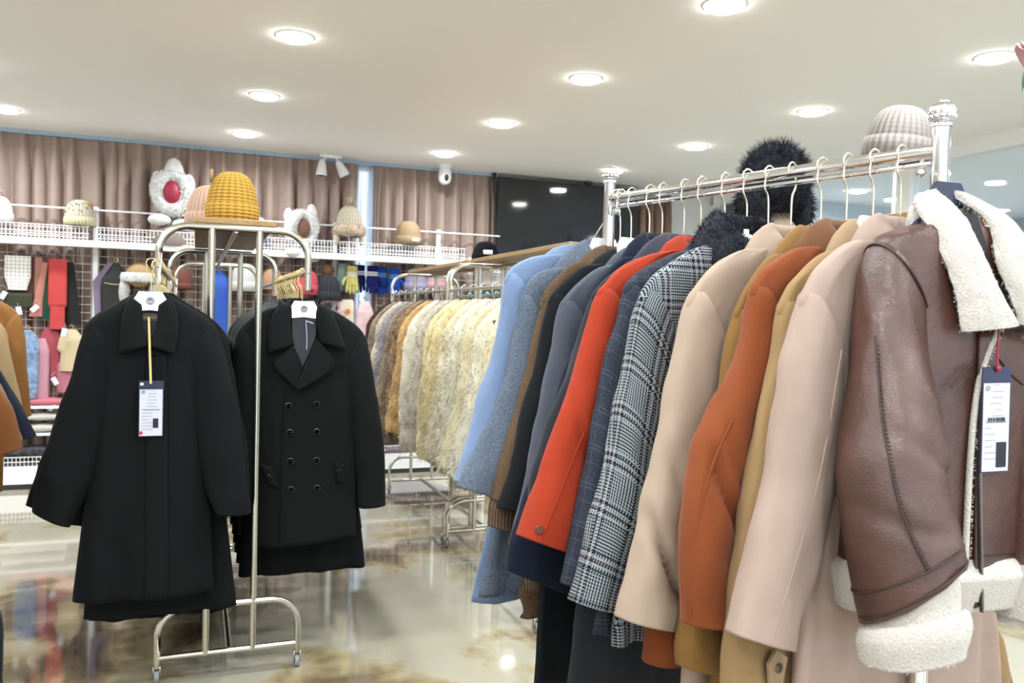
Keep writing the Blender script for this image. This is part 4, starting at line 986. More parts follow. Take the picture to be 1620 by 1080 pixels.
# ------------------------------------------------------------ fur coats
def fur_coat(label, y, m, L=.034, hem=-.96, width=1.0, seed=0, x=FX-.258, fat=1.0, sl=-.84, trim=None):
    t = thing('fur_coat', label, 'fur coat', (x, y, FRZ), PI+random.Random(seed).uniform(-.08, .08))
    gg = random.Random(seed*7+1); sl += gg.uniform(-.05, .06); hem += gg.uniform(-.03, .05); fl_ = gg.uniform(-.015, .05); w_ = width; shp = [(.07, -.07), (.13*w_, -.115), (.19*w_, -.185), (.215*w_, -.26)]
    B = Body(shp, shp, ((.20*w_, hem), (-.2*w_, hem)), .045*fat, .055*fat, .012, .14, seed, 2.3, .04)
    b = B.mesh(n=32, nz_=24); pts, nn = b.surf_points(4000, seed); ctr = np.stack([pts[:, 0]*.3, pts[:, 1]*0, pts[:, 2]], 1); nn *= np.sign((nn*(pts-ctr)).sum(1))[:, None]
    b.blades(pts, nn, L*.62, .0024, .7, .6, seed); b.build('body', m, t)
    for s in (1, -1):
        o = [(s*.19*w_, -.185), (s*.215*w_, -.26), (s*.238*w_, -.45), (s*(.258+fl_*.6)*w_, -.66), (s*(.262+fl_)*w_, sl)]; i_ = [(s*.09*w_, -.36), (s*.10*w_, -.55), (s*(.115+fl_*.5)*w_, -.70), (s*(.120+fl_)*w_, sl-.03)]
        b = sleeve_mesh(o, i_, (.045*fat, .055*fat, .058*fat), (0, .01, .015), .020, seed+s, n=20, m=28); pts, nn = b.surf_points(2600, seed+s+9)
        cx = np.interp(-pts[:, 2], [.2, .6, .9], [s*.15, s*.18, s*.195]); nn *= np.sign(nn[:, 0]*(pts[:, 0]-cx)+nn[:, 1]*pts[:, 1])[:, None]
        b.blades(pts, nn, L*.62, .0024, .7, .6, seed+s); b.build('sleeve', m, t)
    return t
F_cream = fur('cream_fur', srgb(228, 212, 168), srgb(242, 232, 200), sc=9); F_yel = fur('pale_yellow_fur', srgb(226, 206, 150), srgb(242, 226, 176), sc=9); F_white = fur('ivory_fur', srgb(234, 224, 192), srgb(246, 240, 220), sc=9)
F_greyb = fur('greige_fur', srgb(178, 162, 138), srgb(222, 212, 194)); F_brown = fur('streaky_brown_fur', srgb(92, 66, 44), srgb(176, 146, 108), sc=26); F_gold = fur('golden_fur', srgb(180, 130, 66), srgb(226, 190, 130))
F_grey = fur('grey_fur', srgb(112, 110, 112), srgb(176, 172, 174)); F_taupe = fur('taupe_fur', srgb(110, 92, 74), srgb(170, 150, 126)); F_dbrown = fur('dark_brown_fur', srgb(44, 28, 20), srgb(84, 58, 42))
fl = [(3.30, F_cream, 'cream fur coat nearest the light blue wool coat', {}), (3.46, F_white, 'ivory fur coat, second from the light blue wool coat', {}), (3.62, F_cream, 'cream fur coat, third from the light blue wool coat', dict(width=1.05)),
      (3.80, F_white, 'long-haired ivory fur coat with the lowest hem of the fur row', dict(hem=-1.02, L=.045, width=1.06)), (3.97, F_cream, 'cream fur coat just behind the lowest-hemmed ivory one', {}), (4.14, F_yel, 'pale yellow fur coat in the middle of the fur row', dict(width=1.04)),
      (4.30, F_yel, 'second pale yellow fur coat, farther than the first', dict(hem=-.9, L=.028)), (4.47, F_greyb, 'greige fur coat hanging beside the join of the two racks', dict(fat=1.1)),
      (4.70, F_white, 'white scallop-edged fur coat at the near end of the farther rack', dict(hem=-.88, L=.026)), (4.88, F_gold, 'golden brown fur coat on the farther rack', dict(hem=-.9)), (5.05, F_brown, 'streaky brown long-haired fur coat on the farther rack', dict(L=.045)),
      (5.24, F_taupe, 'taupe fur coat on the farther rack, behind the streaky brown one', {}), (5.42, F_grey, 'grey fur coat on the farther rack', {}), (5.60, F_greyb, 'pale greige fur coat near the far end of the fur row', {}), (5.78, F_taupe, 'taupe fur coat at the far end of the fur row', dict(hem=-.9)), (5.94, F_dbrown, 'dark brown fur coat, last on the farther rack', dict(hem=-.9))]
hf = None
for k, (y, m, lab, kw) in enumerate(fl):
    fur_coat(lab, y, m, seed=20+k, **kw)
    if hf is None: hf = hanger('silver hook hanger holding '+lab, (FX-.258, y, FRZ), PI, .075, plain('silver_wire', (.75, .74, .70), .25, 1), M_black, plate=False, arm=.14, armdrop=.05)
    else: dup(hf, (FX-.258, y, FRZ), PI+.2*math.sin(k*2.1), label='silver hook hanger holding '+lab)
for k in range(14):
    dup(hf, (FX+.258, 3.3+.19*k, FRZ), PI+.2*math.sin(k), label='silver hook hanger on the far-side rail of the fur racks', group='hangers on the far-side rail of the fur racks')

# ------------------------------------------------------------ coats at the left edge
rack('champagne steel double garment rack at the left edge, mostly out of view', (-1.058, 2.5, 0), 1.2)
W_camel = wool('camel_wool', srgb(188, 130, 70), .06, 800, .2); W_beige = wool('beige_wool', srgb(206, 176, 128), .06, 800, .2); W_cog = wool('cognac_wool', srgb(140, 84, 38), .08, 800, .2); W_ol2 = wool('khaki_wool', srgb(160, 132, 92), .08, 800, .2)
def edge_coat(label, y, x, m, shr, outr, hem, seed, key):
    coat('wool_coat', label, 'coat', (-.80+x, y, FRZ), PI, [m], shL=shr, outL=outr, hem=((.2, hem), (-.2, hem)), d=.034, dh=.045, seed=seed, ht=(.038, .042, .044), collar=col(-.1, -.15, .13), w0=.12, w1=.13)
    hanger('gold hook hanger holding '+key, (-.80+x, y, FRZ), PI, .09, M_gold, M_plate, plate=False, arm=.14)
S1 = [(.08, -.11), (.18, -.135), (.235, -.172), (.255, -.225)]
edge_coat('camel wool coat at the left edge, farthest of its row', 3.20, 0, W_camel, S1, [(.268, -.35), (.286, -.52)], -.78, 31, 'the camel coat at the left edge')
edge_coat('beige wool coat at the left edge, beside the camel one', 3.07, .0, W_beige, [(.08, -.13), (.17, -.17), (.215, -.21), (.235, -.26)], [(.255, -.36), (.278, -.47)], -.70, 32, 'the beige coat at the left edge')
edge_coat('navy wool coat at the left edge with a pointed sleeve end', 2.95, .0, W_navy, [(.08, -.15), (.14, -.20), (.19, -.26), (.215, -.32)], [(.275, -.42), (.335, -.555)], -.70, 33, 'the navy coat at the left edge')
edge_coat('khaki wool coat at the left edge, between the navy and cognac ones', 2.84, .0, W_ol2, [(.08, -.15), (.16, -.20), (.20, -.25), (.225, -.31)], [(.28, -.44), (.318, -.55)], -.72, 34, 'the khaki coat at the left edge')
edge_coat('cognac brown wool coat at the left edge, nearest of its row', 2.71, .0, W_cog, [(.08, -.16), (.18, -.24), (.23, -.30), (.26, -.35)], [(.312, -.44), (.343, -.555)], -.70, 35, 'the cognac coat at the left edge')
coat('wool_coat', 'dark navy wool coat cut by the bottom left edge of the photo', 'coat', (-.57, 1.37, 1.5), PI, [W_black], shL=[(.08, -.13), (.16, -.17), (.2, -.21), (.215, -.26)], outL=[(.235, -.40), (.285, -.52), (.317, -.62), (.320, -.80)], hem=((.22, -1.0), (-.22, -1.0)), seed=36, collar=col(-.1, -.15, .13))
hanger('gold hook hanger at the near left, just outside the photo', (-.57, 1.37, 1.5), PI, .09, M_gold, M_plate, plate=False, arm=.14)
rack('champagne steel double garment rack at the near left, outside the photo', (-.828, 1.0, 0), 1.0)
# ------------------------------------------------------------ hats
def beanie(label, loc, r, h, m, cuff=None, pom=None, ribs=0, tag_at=None, rz=0, tilt=0, lumps=.0, name='knit_hat', cat='hat', stand=None, peak=.0, group=None):
    t = thing(name, label, cat, loc, rz, group); t.rotation_euler = (tilt, 0, rz)
    fn = (lambda q, l: .02*math.cos(ribs*q)) if ribs else (lambda q, l: lumps*nz((math.cos(q), math.sin(q), l*20), 3))
    pr = [(r*.96, 0)]
    for a in np.linspace(0, PI/2, 16)[0:]: pr.append((r*max(.02, math.cos(a)**(.62)), h*(.30+.70*math.sin(a)**1.15)))
    b = MB(); b.lathe(pr, 72, uv=True, fn=fn); b.build('crown', m, t)
    if cuff:
        ch, cm_ = cuff; b = MB(); b.lathe([(r*.99, -.004), (r*1.05, .0), (r*1.07, ch*.5), (r*1.05, ch), (r*.97, ch+.004)], 72, uv=True, fn=fn, cap=False); b.build('cuff', cm_, t)
    if pom:
        pr_, pm_ = pom; b = MB(); c = (0, 0, h+pr_*.7); b.ball(c, pr_*.75, 16); g = np.random.default_rng(4); d = g.normal(0, 1, (900, 3)); d /= np.linalg.norm(d, axis=1)[:, None]
        b.blades(np.array(c)+d*pr_*.7, d, pr_*.5, .0022, .05, .3); b.build('pompom', pm_, t)
    if tag_at:
        a, z, w_, h_ = tag_at; b = MB(); P = []
        for zz in (z, z+h_): P.append([((r*1.09)*math.cos(q), (r*1.09)*math.sin(q), zz) for q in np.linspace(a-w_/r/2, a+w_/r/2, 6)])
        b.grid(P, closed=False); b.build('sewn_label', M_plate, t, solid=.002)
    return t
def C0(n, c): return plain(n, c, .85)
def stand(x, y, z0, z1, label):
    b = MB(); b.tube([(0, 0, 0), (0, 0, z1-z0)], .006, 8); b.lathe([(.05, 0), (.05, .006), (.0, .006)], 20); b.lathe([(.045, z1-z0-.01), (.04, z1-z0+.02), (.0, z1-z0+.03)], 20)
    return tag(b.build('hat_stand', M_white if 'white' in label else M_black), label, 'hat stand', loc=(x, y, z0))
K_must = knit('mustard_chunky_knit', srgb(214, 168, 76), 22, 75, True); K_peach = knit('peach_knit', srgb(232, 196, 170), 30, 90)
K_cream = knit('cream_knit', srgb(236, 226, 202), 26, 90, True); K_beige = knit('beige_rib_knit', srgb(190, 162, 128), 34, 60); K_gbean = knit('grey_beige_knit', srgb(186, 178, 172), 30, 70)
K_pink = knit('coral_pink_knit', srgb(226, 100, 112), 30, 80); K_dgrey = knit('dark_grey_knit', srgb(64, 66, 72), 22, 60); K_blackk = knit('black_knit', srgb(18, 18, 22), 40, 90); K_wht = knit('white_knit', srgb(232, 230, 226), 30, 80); K_lav = knit('lavender_knit', srgb(200, 190, 220), 30, 80)
K_blue = knit('blue_knit', srgb(40, 84, 190), 30, 90); K_navyk = knit('navy_knit', srgb(28, 36, 104), 30, 90); K_lil = knit('lilac_knit', srgb(178, 172, 200), 30, 80); K_blush = knit('blush_knit', srgb(226, 180, 182), 30, 80)
F_wplush = fur('white_plush', srgb(226, 224, 222), srgb(248, 247, 245)); F_pinkpl = fur('blush_plush', srgb(226, 184, 190), srgb(244, 218, 220)); F_bpom = fur('beige_plush', srgb(206, 180, 156), srgb(232, 212, 190)); F_brpom = fur('brown_plush', srgb(110, 78, 48), srgb(168, 128, 84))
# on the front rack's board
t = beanie('chunky mustard yellow knit beanie on the wooden board of the front rack', (.128, 3.36, 1.680), .092, .198, K_must, (.075, K_must), ribs=22)
b = MB(); b.box((-.078, -.04, .172), (.012, .004, .05)); b.build('paper_tag', plain('tan_card', srgb(200, 160, 90), .6), t)
beanie('peach knit beanie half hidden behind the mustard one on the board', (.055, 3.62, 1.680), .095, .175, K_peach, (.06, K_peach), ribs=26)
t = thing('fur_hat', 'small tan cap on the board of the front rack, far end', 'hat', (.16, 4.25, 1.680)); b = MB(); b.lathe([(.07, 0), (.085, .03), (.07, .08), (.0, .10)], 28); b.build('crown', K_beige, t); b = MB(); b.lathe([(.086, 0), (.092, .012), (.086, .024)], 28, cap=False); b.build('brim', K_beige, t)
# along the wall shelf
SY, SZ = 6.90, 1.825
stand(-1.29, SY, SZ, 1.95, 'small white hat stand at the far left of the wall shelf'); beanie('white plush hat cut by the left edge, on the wall shelf', (-1.335, SY, 1.94), .09, .18, F_wplush, (.06, F_wplush), (.035, F_pinkpl))
stand(-.81, SY, SZ, 1.97, 'small black hat stand under the cream spotted cap')
t = beanie('cream spotted knit cap with a small yellow flower, on the wall shelf', (-.81, SY, 1.945), .105, .19, K_cream, (.055, knit('pale_yellow_knit', srgb(240, 230, 190), 30, 90)))
b = MB(); g = np.random.default_rng(2)
for k in range(26): 
    a, e = g.uniform(-PI, 0), g.uniform(.25, 1.1); r_ = .107*math.cos(e)**.62; b.ball((r_*math.cos(a), r_*math.sin(a), .19*(.3+.7*math.sin(e)**1.15)), .005, 8)
b.build('grey_spots', plain('grey_yarn', srgb(150, 150, 150), .9), t)
b = MB(); 
for k in range(5): b.ball((.075+.01*math.cos(k*1.26), -.06, .16+.01*math.sin(k*1.26)), .008, 8)
b.build('flower', plain('yellow_felt', srgb(226, 176, 60), .8), t)
def plush_hood(label, loc, m, inner, ears, s=1.0, paws=True, rz=0):
    t = thing('plush_hood', label, 'hat', loc, rz)
    b = MB(); rings = []
    for u in np.linspace(0, 2*PI, 30, endpoint=False):
        c = np.array((.105*math.cos(u), 0, .13*math.sin(u)))*s; rad = (.05+.008*math.sin(3*u))*s
        rings.append([c+np.array((math.cos(u)*math.cos(v)*rad, -math.sin(v)*rad*1.1, math.sin(u)*math.cos(v)*rad)) for v in np.linspace(0, 2*PI, 14, endpoint=False)])
    rings.append(rings[0]); b.grid(rings); pts, nn = b.surf_points(2600, 3)
    uu = np.arctan2(pts[:, 2]/.13, pts[:, 0]/.105); cc = np.stack([.105*np.cos(uu), 0*uu, .13*np.sin(uu)], 1)*s; nn *= np.sign(((pts-cc)*nn).sum(1))[:, None]
    b.blades(pts, nn, .022*s, .003, .1, .5); b.build('fur_rim', m, t)
    b = MB(); b.ball((0, .06*s, .0), .15*s, 24, (.9, .75, 1.1)); b.build('hood', m, t)
    b = MB(); b.ball((0, -.02*s, 0), .082*s, 20, (.85, .55, 1.15)); b.build('lining', inner, t)
    for k, (x, z, r_) in enumerate(ears):
        b = MB(); b.ball((x*s, .02, z*s), r_*s, 16, (1, .6, 1.15), fn=lambda d: .5*max(0, d[2])**4); b.build('ear', m, t)
    if paws:
        for x, z in ((-.085, -.215), (.085, -.245)):
            b = MB(); b.ball((x*s, -.03, z*s), .062*s, 16, (1.35, .7, .75)); b.build('paw_flap', m, t)
    return t
plush_hood('white plush hood with star-shaped top and red lining on the wall shelf', (-.18, SY-.02, 2.235), F_wplush, plain('crimson_satin', srgb(206, 44, 78), .5), [(0.01, .14, .078), (-.108, .085, .045), (.118, .075, .048)])
t = thing('bust_stand', 'grey-beige bust stand carrying the white star-topped hood', 'hat stand', (-.19, SY+.03, SZ)); b = MB(); b.lathe([(.16, 0), (.17, .03), (.14, .10), (.07, .15), (.05, .20), (.05, .27)], 32, fn=lambda q, l: .12*math.cos(2*q)); b.build('bust', wool('grey_beige_cloth', srgb(176, 160, 148), .05, 300, .1), t)
plush_hood('white fluffy hood with a pointed ear, on the shelf behind the front rack', (.80, SY-.02, 2.02), F_wplush, plain('brown_lining', srgb(150, 104, 84), .7), [(.10, .14, .055), (-.12, .10, .045)], s=.92, rz=.35)
beanie('lavender plush hat behind the mustard beanie, on the wall shelf', (.44, SY, 1.90), .11, .20, F_pinkpl if False else K_lav, (.06, K_lav), (.03, K_lav))
stand(.80, SY, SZ, 1.92, 'small white hat stand under the fluffy hood')
stand(1.185, SY, SZ, 2.0, 'small white hat stand under the cream pompom hat'); t = beanie('cream hat with beige fur brim and pompom, in front of the bright gap', (1.185, SY, 1.985), .11, .25, K_cream, None, (.048, F_bpom))
b = MB(); b.lathe([(.10, 0), (.128, .02), (.132, .05), (.12, .085), (.10, .09)], 36, cap=False); pts, nn = b.surf_points(1400); nn *= np.sign((nn*(pts-np.array((0, 0, .045)))).sum(1))[:, None]; b.blades(pts, nn, .02, .003, .1, .5); b.build('fur_brim', F_bpom, t)
for s in (-1, 1): b = MB(); b.ball((s*.105, -.02, -.03), .04, 14, (.7, .8, 1.2)); b.build('ear_flap', F_bpom, t)
stand(1.69, SY, SZ, 1.96, 'small black wire hat stand under the beige ribbed beanie'); beanie('beige ribbed beanie with white sewn label, on the wall shelf', (1.69, SY, 1.945), .11, .20, K_beige, (.065, K_beige), ribs=40, tag_at=(-PI/2+.35, .018, .07, .028))
# mannequin head with black beanie standing on the fur rack board
M_skin = plain('pale_mannequin', srgb(222, 206, 190), .5)
t = thing('display_bust', 'pale display bust on a pole beyond the fur racks, wearing the black beanie', 'display bust', (2.20, 6.35, .035))
b = MB(); b.tube([(0, 0, -.03), (0, 0, 1.45)], .015, 12); b.lathe([(.16, -.035), (.16, -.023), (.02, -.015)], 28); b.build('pole', M_steel, t)
b = MB(); b.lathe([(.02, 1.40), (.11, 1.42), (.16, 1.48), (.13, 1.53), (.055, 1.57), (.05, 1.62), (.065, 1.66), (.078, 1.70), (.082, 1.76), (.07, 1.82), (.03, 1.85)], 32); b.ball((0, -.08, 1.70), .014, 10, (.8, 1.2, 1.4)); b.build('head', M_skin, t)
b = MB(); b.lathe([(.125, 1.43), (.17, 1.47), (.15, 1.535), (.07, 1.57)], 32, cap=False); b.build('green_scarf', C0('teal_scarf', srgb(30, 92, 84)), t)
beanie('black beanie with white label on the mannequin beyond the fur racks', (2.20, 6.35, 1.80), .105, .16, K_blackk, (.06, K_blackk), tag_at=(-PI/2-.15, .048, .07, .034))
# hats behind the chrome rail
def fur_hat():
    t = thing('fur_hat', 'large black shaggy fur hat behind the chrome rail', 'hat', (1.955, 2.46, 1.78))
    b = MB(); b.ball((0, 0, .085), .115, 28, (1, 1, 1.15), fn=lambda d: .06*nz(d, 3)); pts, nn = b.surf_points(9000, 2); nn *= np.sign((nn*(pts-np.array((0, 0, .085)))).sum(1))[:, None]
    b.blades(pts, nn, .042, .0008, -.15, .7); b.build('crown', M_bfur, t)
    for s in (-1, 1):
        b = MB(); b.ball((s*.095, 0, -.01), .075, 18, (.6, 1, 1.2)); pts, nn = b.surf_points(1700, 3); nn *= np.sign((nn*(pts-np.array((s*.095, 0, -.01)))).sum(1))[:, None]
        b.blades(pts, nn, .032, .0016, .3, .4); b.build('ear_flap', M_bfur, t)
fur_hat()
t = thing('display_bust', 'beige cloth display head wearing the black shaggy fur hat', 'display head', (1.955, 2.46, 1.68)); b = MB(); b.lathe([(.09, 0), (.085, .02), (.06, .05), (.055, .09), (.07, .12), (.08, .16), (.08, .22), (.05, .27), (.0, .28)], 28); b.build('head', wool('beige_cloth', srgb(196, 178, 158), .05, 300, .1), t)
beanie('grey-beige knitted beanie behind the near end of the chrome rail', (2.07, 2.02, 1.885), .098, .165, K_gbean, (.06, K_gbean), ribs=30, tilt=.12, rz=.5)
stand(2.07, 2.02, 1.68, 1.92, 'thin white hat stand under the grey-beige beanie')

# ------------------------------------------------------------ accessories hanging on the wire grid
GY = 6.955
def draped(name, label, cat, x, z1, z0, widths, m, th=.018, y=GY, dx=0, waves=.004, seed=0, hook=True, group=None, lowers=None, part='cloth'):
    """cloth hanging from a short grid hook; widths = (fraction down, half width)"""
    t = thing(name, label, cat, (x, y, z1), 0, group); H = z1-z0; R = []
    fr, wd = zip(*widths)
    for t_ in np.linspace(0, 1, 24):
        w_ = np.interp(t_, fr, wd); k = th*(.5+.5*min(1, t_*4)); row = []
        for q in np.linspace(0, 2*PI, 28, endpoint=False):
            c_, s_ = math.cos(q), math.sin(q); c_ = math.copysign(abs(c_)**.7, c_); s_ = math.copysign(abs(s_)**.6, s_)
            row.append((dx*t_+w_*c_, k*s_+waves*math.sin(w_*c_*90+seed)*t_, -H*t_))
        R.append(row)
    b = MB(); U = [[j/28 for j in range(29)] for _ in R]; V = [[H*i/24]*29 for i in range(24)]; b.grid(R, U, V); b.cap(R[0]); b.cap(R[-1]); b.build(part, m, t)
    if hook:
        b = MB(); b.tube([(0, .045, .03), (0, -.005, .03), (0, -.012, .04)], .003, 6); b.tube(arc((0, 0, .018), .014, -PI/2, PI, 10), .0028, 6); b.build('hook', M_gold if hook == 'gold' else M_black, t)
    return t
C_ = lambda n, c, r=.85: plain(n, tuple(min(.9, v*1.3) for v in srgb(*c)), r)
def check_cloth():
    t = NT('white_checked_cloth'); sx = t.n('ShaderNodeSeparateXYZ'); t.l(t.coord('Object'), sx.inputs[0])
    f = lambda o: t.math('LESS_THAN', t.math('ABSOLUTE', t.math('SUBTRACT', t.math('FRACT', t.math('MULTIPLY', o, 38.0)), .5)), .07)
    t.l(t.mix(t.math('MAXIMUM', f(sx.outputs[0]), f(sx.outputs[2])), (.75, .73, .70), (.30, .27, .25)), t.b.inputs['Base Color']); return t.m
rect = lambda w: [(0, w*.8), (.06, w), (1, w)]
draped('scarf', 'white checked scarf folded over a hook at the upper left of the grid', 'scarf', -1.215, 1.70, 1.45, [(0, .085), (.6, .085), (1, .06)], check_cloth(), y=GY-.03)
draped('scarf', 'brown scarf behind the white checked scarf', 'scarf', -1.20, 1.70, 1.38, rect(.10), C_('brown_scarf', (92, 50, 40)), y=GY)
draped('scarf', 'dark green folded scarf under the brown one', 'scarf', -1.21, 1.43, 1.33, rect(.095), C_('moss_cloth', (64, 66, 44)), y=GY-.03, hook=False)
draped('scarf', 'dusty pink scarf hanging right of the white checked scarf', 'scarf', -1.085, 1.70, 1.36, rect(.028), C_('dusty_pink_cloth', (196, 138, 122)))
draped('scarf', 'mustard striped narrow scarf right of the white checked scarf', 'scarf', -1.055, 1.69, 1.42, rect(.012), C_('mustard_cloth', (176, 128, 60)), y=GY+.02)
t = draped('scarf', 'bright coral red scarf folded long on the wire grid', 'scarf', -.955, 1.69, 1.17, [(0, .062), (.66, .062), (.67, .05), (1, .05)], C_('coral_red_cloth', (226, 78, 76)), y=GY-.035, th=.022)
b = MB(); b.box((0, -.024, -.34), (.12, .003, .004)); b.build('fold', C_('coral_red_dark', (206, 62, 64)), t)
draped('scarf', 'dark green scarf left of the coral red scarf', 'scarf', -1.01, 1.66, 1.24, [(0, .02), (1, .05)], C_('bottle_green_cloth', (22, 84, 62)), dx=-.02)
draped('scarf', 'salmon pink long scarf left of the green scarf', 'scarf', -1.04, 1.66, 1.26, [(0, .02), (.7, .03), (1, .045)], C_('salmon_cloth', (214, 142, 128)), dx=-.06, y=GY-.015)
draped('scarf', 'black scarf right of the coral red scarf', 'scarf', -.885, 1.67, 1.20, [(0, .03), (1, .055)], C_('black_cloth', (20, 20, 22)), dx=.03)
draped('neck_warmer', 'black neck warmer hood with gold trim line, on a gold hook', 'hood', -.565, 1.68, 1.27, [(0, .015), (.12, .05), (.3, .095), (.45, .105), (1, .10)], C_('black_satin', (20, 21, 24), .6), hook='gold', y=GY-.03, th=.035)
b = MB(); b.tube(cr([(-.64, GY-.069, 1.525), (-.565, GY-.071, 1.515), (-.49, GY-.069, 1.525)], 10), .004, 6); tag(b.build('chain', M_gold), 'thin gold chain across the black neck warmer', 'chain')
draped('scarf', 'lilac patterned scarf behind the black neck warmer', 'scarf', -.60, 1.68, 1.20, [(0, .03), (.3, .12), (1, .09)], knit('lilac_pattern', srgb(186, 170, 200), 60, 120, True), dx=-.02, y=GY+.01, hook=False)
def trapper(label, x, z, top, brim, flap, s=1.0):
    t = thing('trapper_hat', label, 'hat', (x, GY-.05, z)); b = MB(); b.ball((0, 0, .02*s), .10*s, 22, (1, .8, .95)); b.build('crown', top, t)
    b = MB(); rr = [[(.125*s*math.cos(q)*(1+.10*math.cos(v)), .09*s*math.sin(q)*(1+.12*math.cos(v)), .035*s*math.sin(v)) for v in np.linspace(0, 2*PI, 12, endpoint=False)] for q in np.linspace(0, 2*PI, 33)]
    b.grid(rr); pts, nn = b.surf_points(900); b.blades(pts, nn*np.sign((nn*pts).sum(1))[:, None], .016, .003, .1, .5); b.build('fur_brim', brim, t)
    for k in (-1, 1): b = MB(); b.ball((k*.105*s, 0, -.11*s), .07*s, 16, (.6, .6, 1.7)); b.build('ear_flap', flap, t)
    b = MB(); b.tube([(0, .09, .10*s), (0, .0, .115*s)], .004, 6); b.build('hook', M_black, t)
    return t
trapper('white fur trapper hat with tan top, left of the front rack', -.40, 1.575, C_('tan_suede', (202, 166, 118)), F_wplush, fur('pale_grey_plush', srgb(190, 186, 184), srgb(220, 218, 216)))
beanie('brown felt cap hanging on the grid, seen through the front rack', (-.12, GY-.06, 1.50), .10, .17, C_('brown_felt', (120, 66, 52)), (.04, C_('brown_felt', (120, 66, 52))))
draped('bag', 'bright blue fabric bag on the grid, seen through the front rack', 'bag', .17, 1.66, 1.12, [(0, .02), (.1, .07), (.3, .09), (1, .08)], C_('cobalt_cloth', (34, 92, 200), .6), th=.05, y=GY-.04)
beanie('white knit beanie on the grid between the front rack posts', (.365, GY-.07, 1.50), .11, .22, K_wht, (.07, K_wht))
beanie('tan felt hat on the grid behind the gold hangers', (.575, GY-.06, 1.52), .085, .17, C_('tan_felt', (196, 150, 120)), None)
t = beanie('coral pink knit beanie hanging behind the gold hangers', (.845, GY-.07, 1.49), .10, .20, K_pink, (.075, K_pink))
b = MB(); b.ball((.03, -.112, .035), .012, 10, (1.3, .5, .8)); b.build('badge', M_black, t)
beanie('dark grey knit hat with brown fur pompom, beside the coral pink beanie', (1.015, GY-.07, 1.45), .105, .205, K_dgrey, (.065, K_dgrey), (.055, F_brpom), ribs=18)
def glove(label, x, z, m, stripe, flip=1, y=GY, rz=0, grp=None):
    t = thing('knit_glove', label, 'glove', (x, y-.02, z), 0); b = MB()
    R = []
    for zz, w_, th in ((0, .045, .016), (-.03, .046, .017), (-.06, .042, .016), (-.075, .044, .018), (-.11, .052, .02), (-.145, .054, .02), (-.16, .05, .018)):
        R.append([(w_*math.cos(q), th*math.sin(q), zz) for q in np.linspace(0, 2*PI, 22, endpoint=False)])
    U = [[j/22 for j in range(23)] for _ in R]; V = [[.03*i]*23 for i in range(len(R))]; b.grid(R, U, V); b.cap(R[0]); b.cap(R[-1])
    for k, (fx, L_) in enumerate(((-.037, .062), (-.013, .075), (.013, .072), (.037, .055))): b.tube(cr([(fx, 0, -.15), (fx*1.12, -.006, -.16-L_*.6), (fx*1.18, 0, -.16-L_)], 8), [.0125]*6+[.011, .007], 10)
    b.tube(cr([(flip*.045, 0, -.095), (flip*.072, -.006, -.125), (flip*.078, -.004, -.165)], 8), [.014]*6+[.012, .008], 10)
    b.build('knit', m, t); b = MB()
    for zz in (-.055, -.068, -.081): b.lathe([(.001, zz-.003), (.047, zz-.003), (.048, zz), (.047, zz+.003)], 24, cap=False); b.v[-1][:, 1] *= .42
    b.build('stripes', stripe, t)
    b = MB(); b.tube([(0, .07, .02), (0, -.0, .012), (0, 0, -.01)], .003, 6); b.build('hook', M_black, t); return t
glove('navy knit glove with white stripes, left one by the bright gap', 1.285, 1.755, K_navyk, M_plate, -1)
glove('navy knit glove with white stripes, right one by the bright gap', 1.385, 1.75, K_navyk, M_plate, 1, y=GY-.05)
glove('bright blue knit glove hanging left of the farther fur rack', 1.475, 1.745, K_blue, C_('sky_stripe', (120, 190, 230)), -1)
glove('bright blue knit glove hanging nearest the farther fur rack', 1.575, 1.735, K_blue, C_('sky_stripe', (120, 190, 230)), 1, y=GY-.05)
glove('pale aqua knit glove with yellow fingers, left of the bright gap', 1.145, 1.76, knit('aqua_knit', srgb(168, 208, 214), 30, 90), C_('yellow_stripe', (232, 210, 90)), 1)
glove('pale yellow knit glove beside the aqua one', 1.215, 1.74, knit('yellow_knit', srgb(232, 220, 130), 30, 90), M_plate, -1, y=GY-.05)
beanie('lilac satin-knit beanie seen under the farther wooden board', (1.76, GY-.08, 1.555), .10, .19, K_lil, (.06, K_lil))
beanie('blush pink beanie seen under the farther wooden board', (1.93, GY-.08, 1.57), .10, .18, K_blush, (.06, K_blush))
t = thing('earmuffs', 'fluffy blush pink earmuffs beside the double-breasted coat shoulder', 'earmuffs', (1.045, GY-.06, 1.37)); b = MB(); b.tube(arc((0, 0, 0), .085, -.3, PI+.3, 24), .024, 12); b.build('band', F_pinkpl, t)
for s in (-1, 1):
    b = MB(); b.ball((s*.08, 0, -.04), .05, 16, (.7, 1, 1)); pts, nn = b.surf_points(500); b.blades(pts, nn*np.sign((nn*(pts-np.array((s*.08, 0, -.04)))).sum(1))[:, None], .016, .003, .1, .5); b.build('ear_pad', F_pinkpl, t)
b = MB(); b.tube([(0, .06, .09), (0, 0, .075)], .004, 6); b.build('hook', M_black, t)
t = draped('plush_scarf', 'cream plush scarf with an orange spot, left of the fur coats', 'scarf', 1.185, 1.46, 1.18, rect(.055), fur('cream_plush', srgb(232, 214, 184), srgb(248, 236, 214)), th=.03, y=GY-.04)
b = MB(); b.tube([(0, -.030, -.10), (0, -.036, -.10)], .022, 20); b.build('orange_spot', C_('orange_felt', (240, 150, 60)), t)
draped('plush_scarf', 'blush pink plush scarf just left of the fur coats', 'scarf', 1.33, 1.45, 1.12, [(0, .04), (.3, .075), (1, .07)], F_pinkpl, th=.045, y=GY-.04)
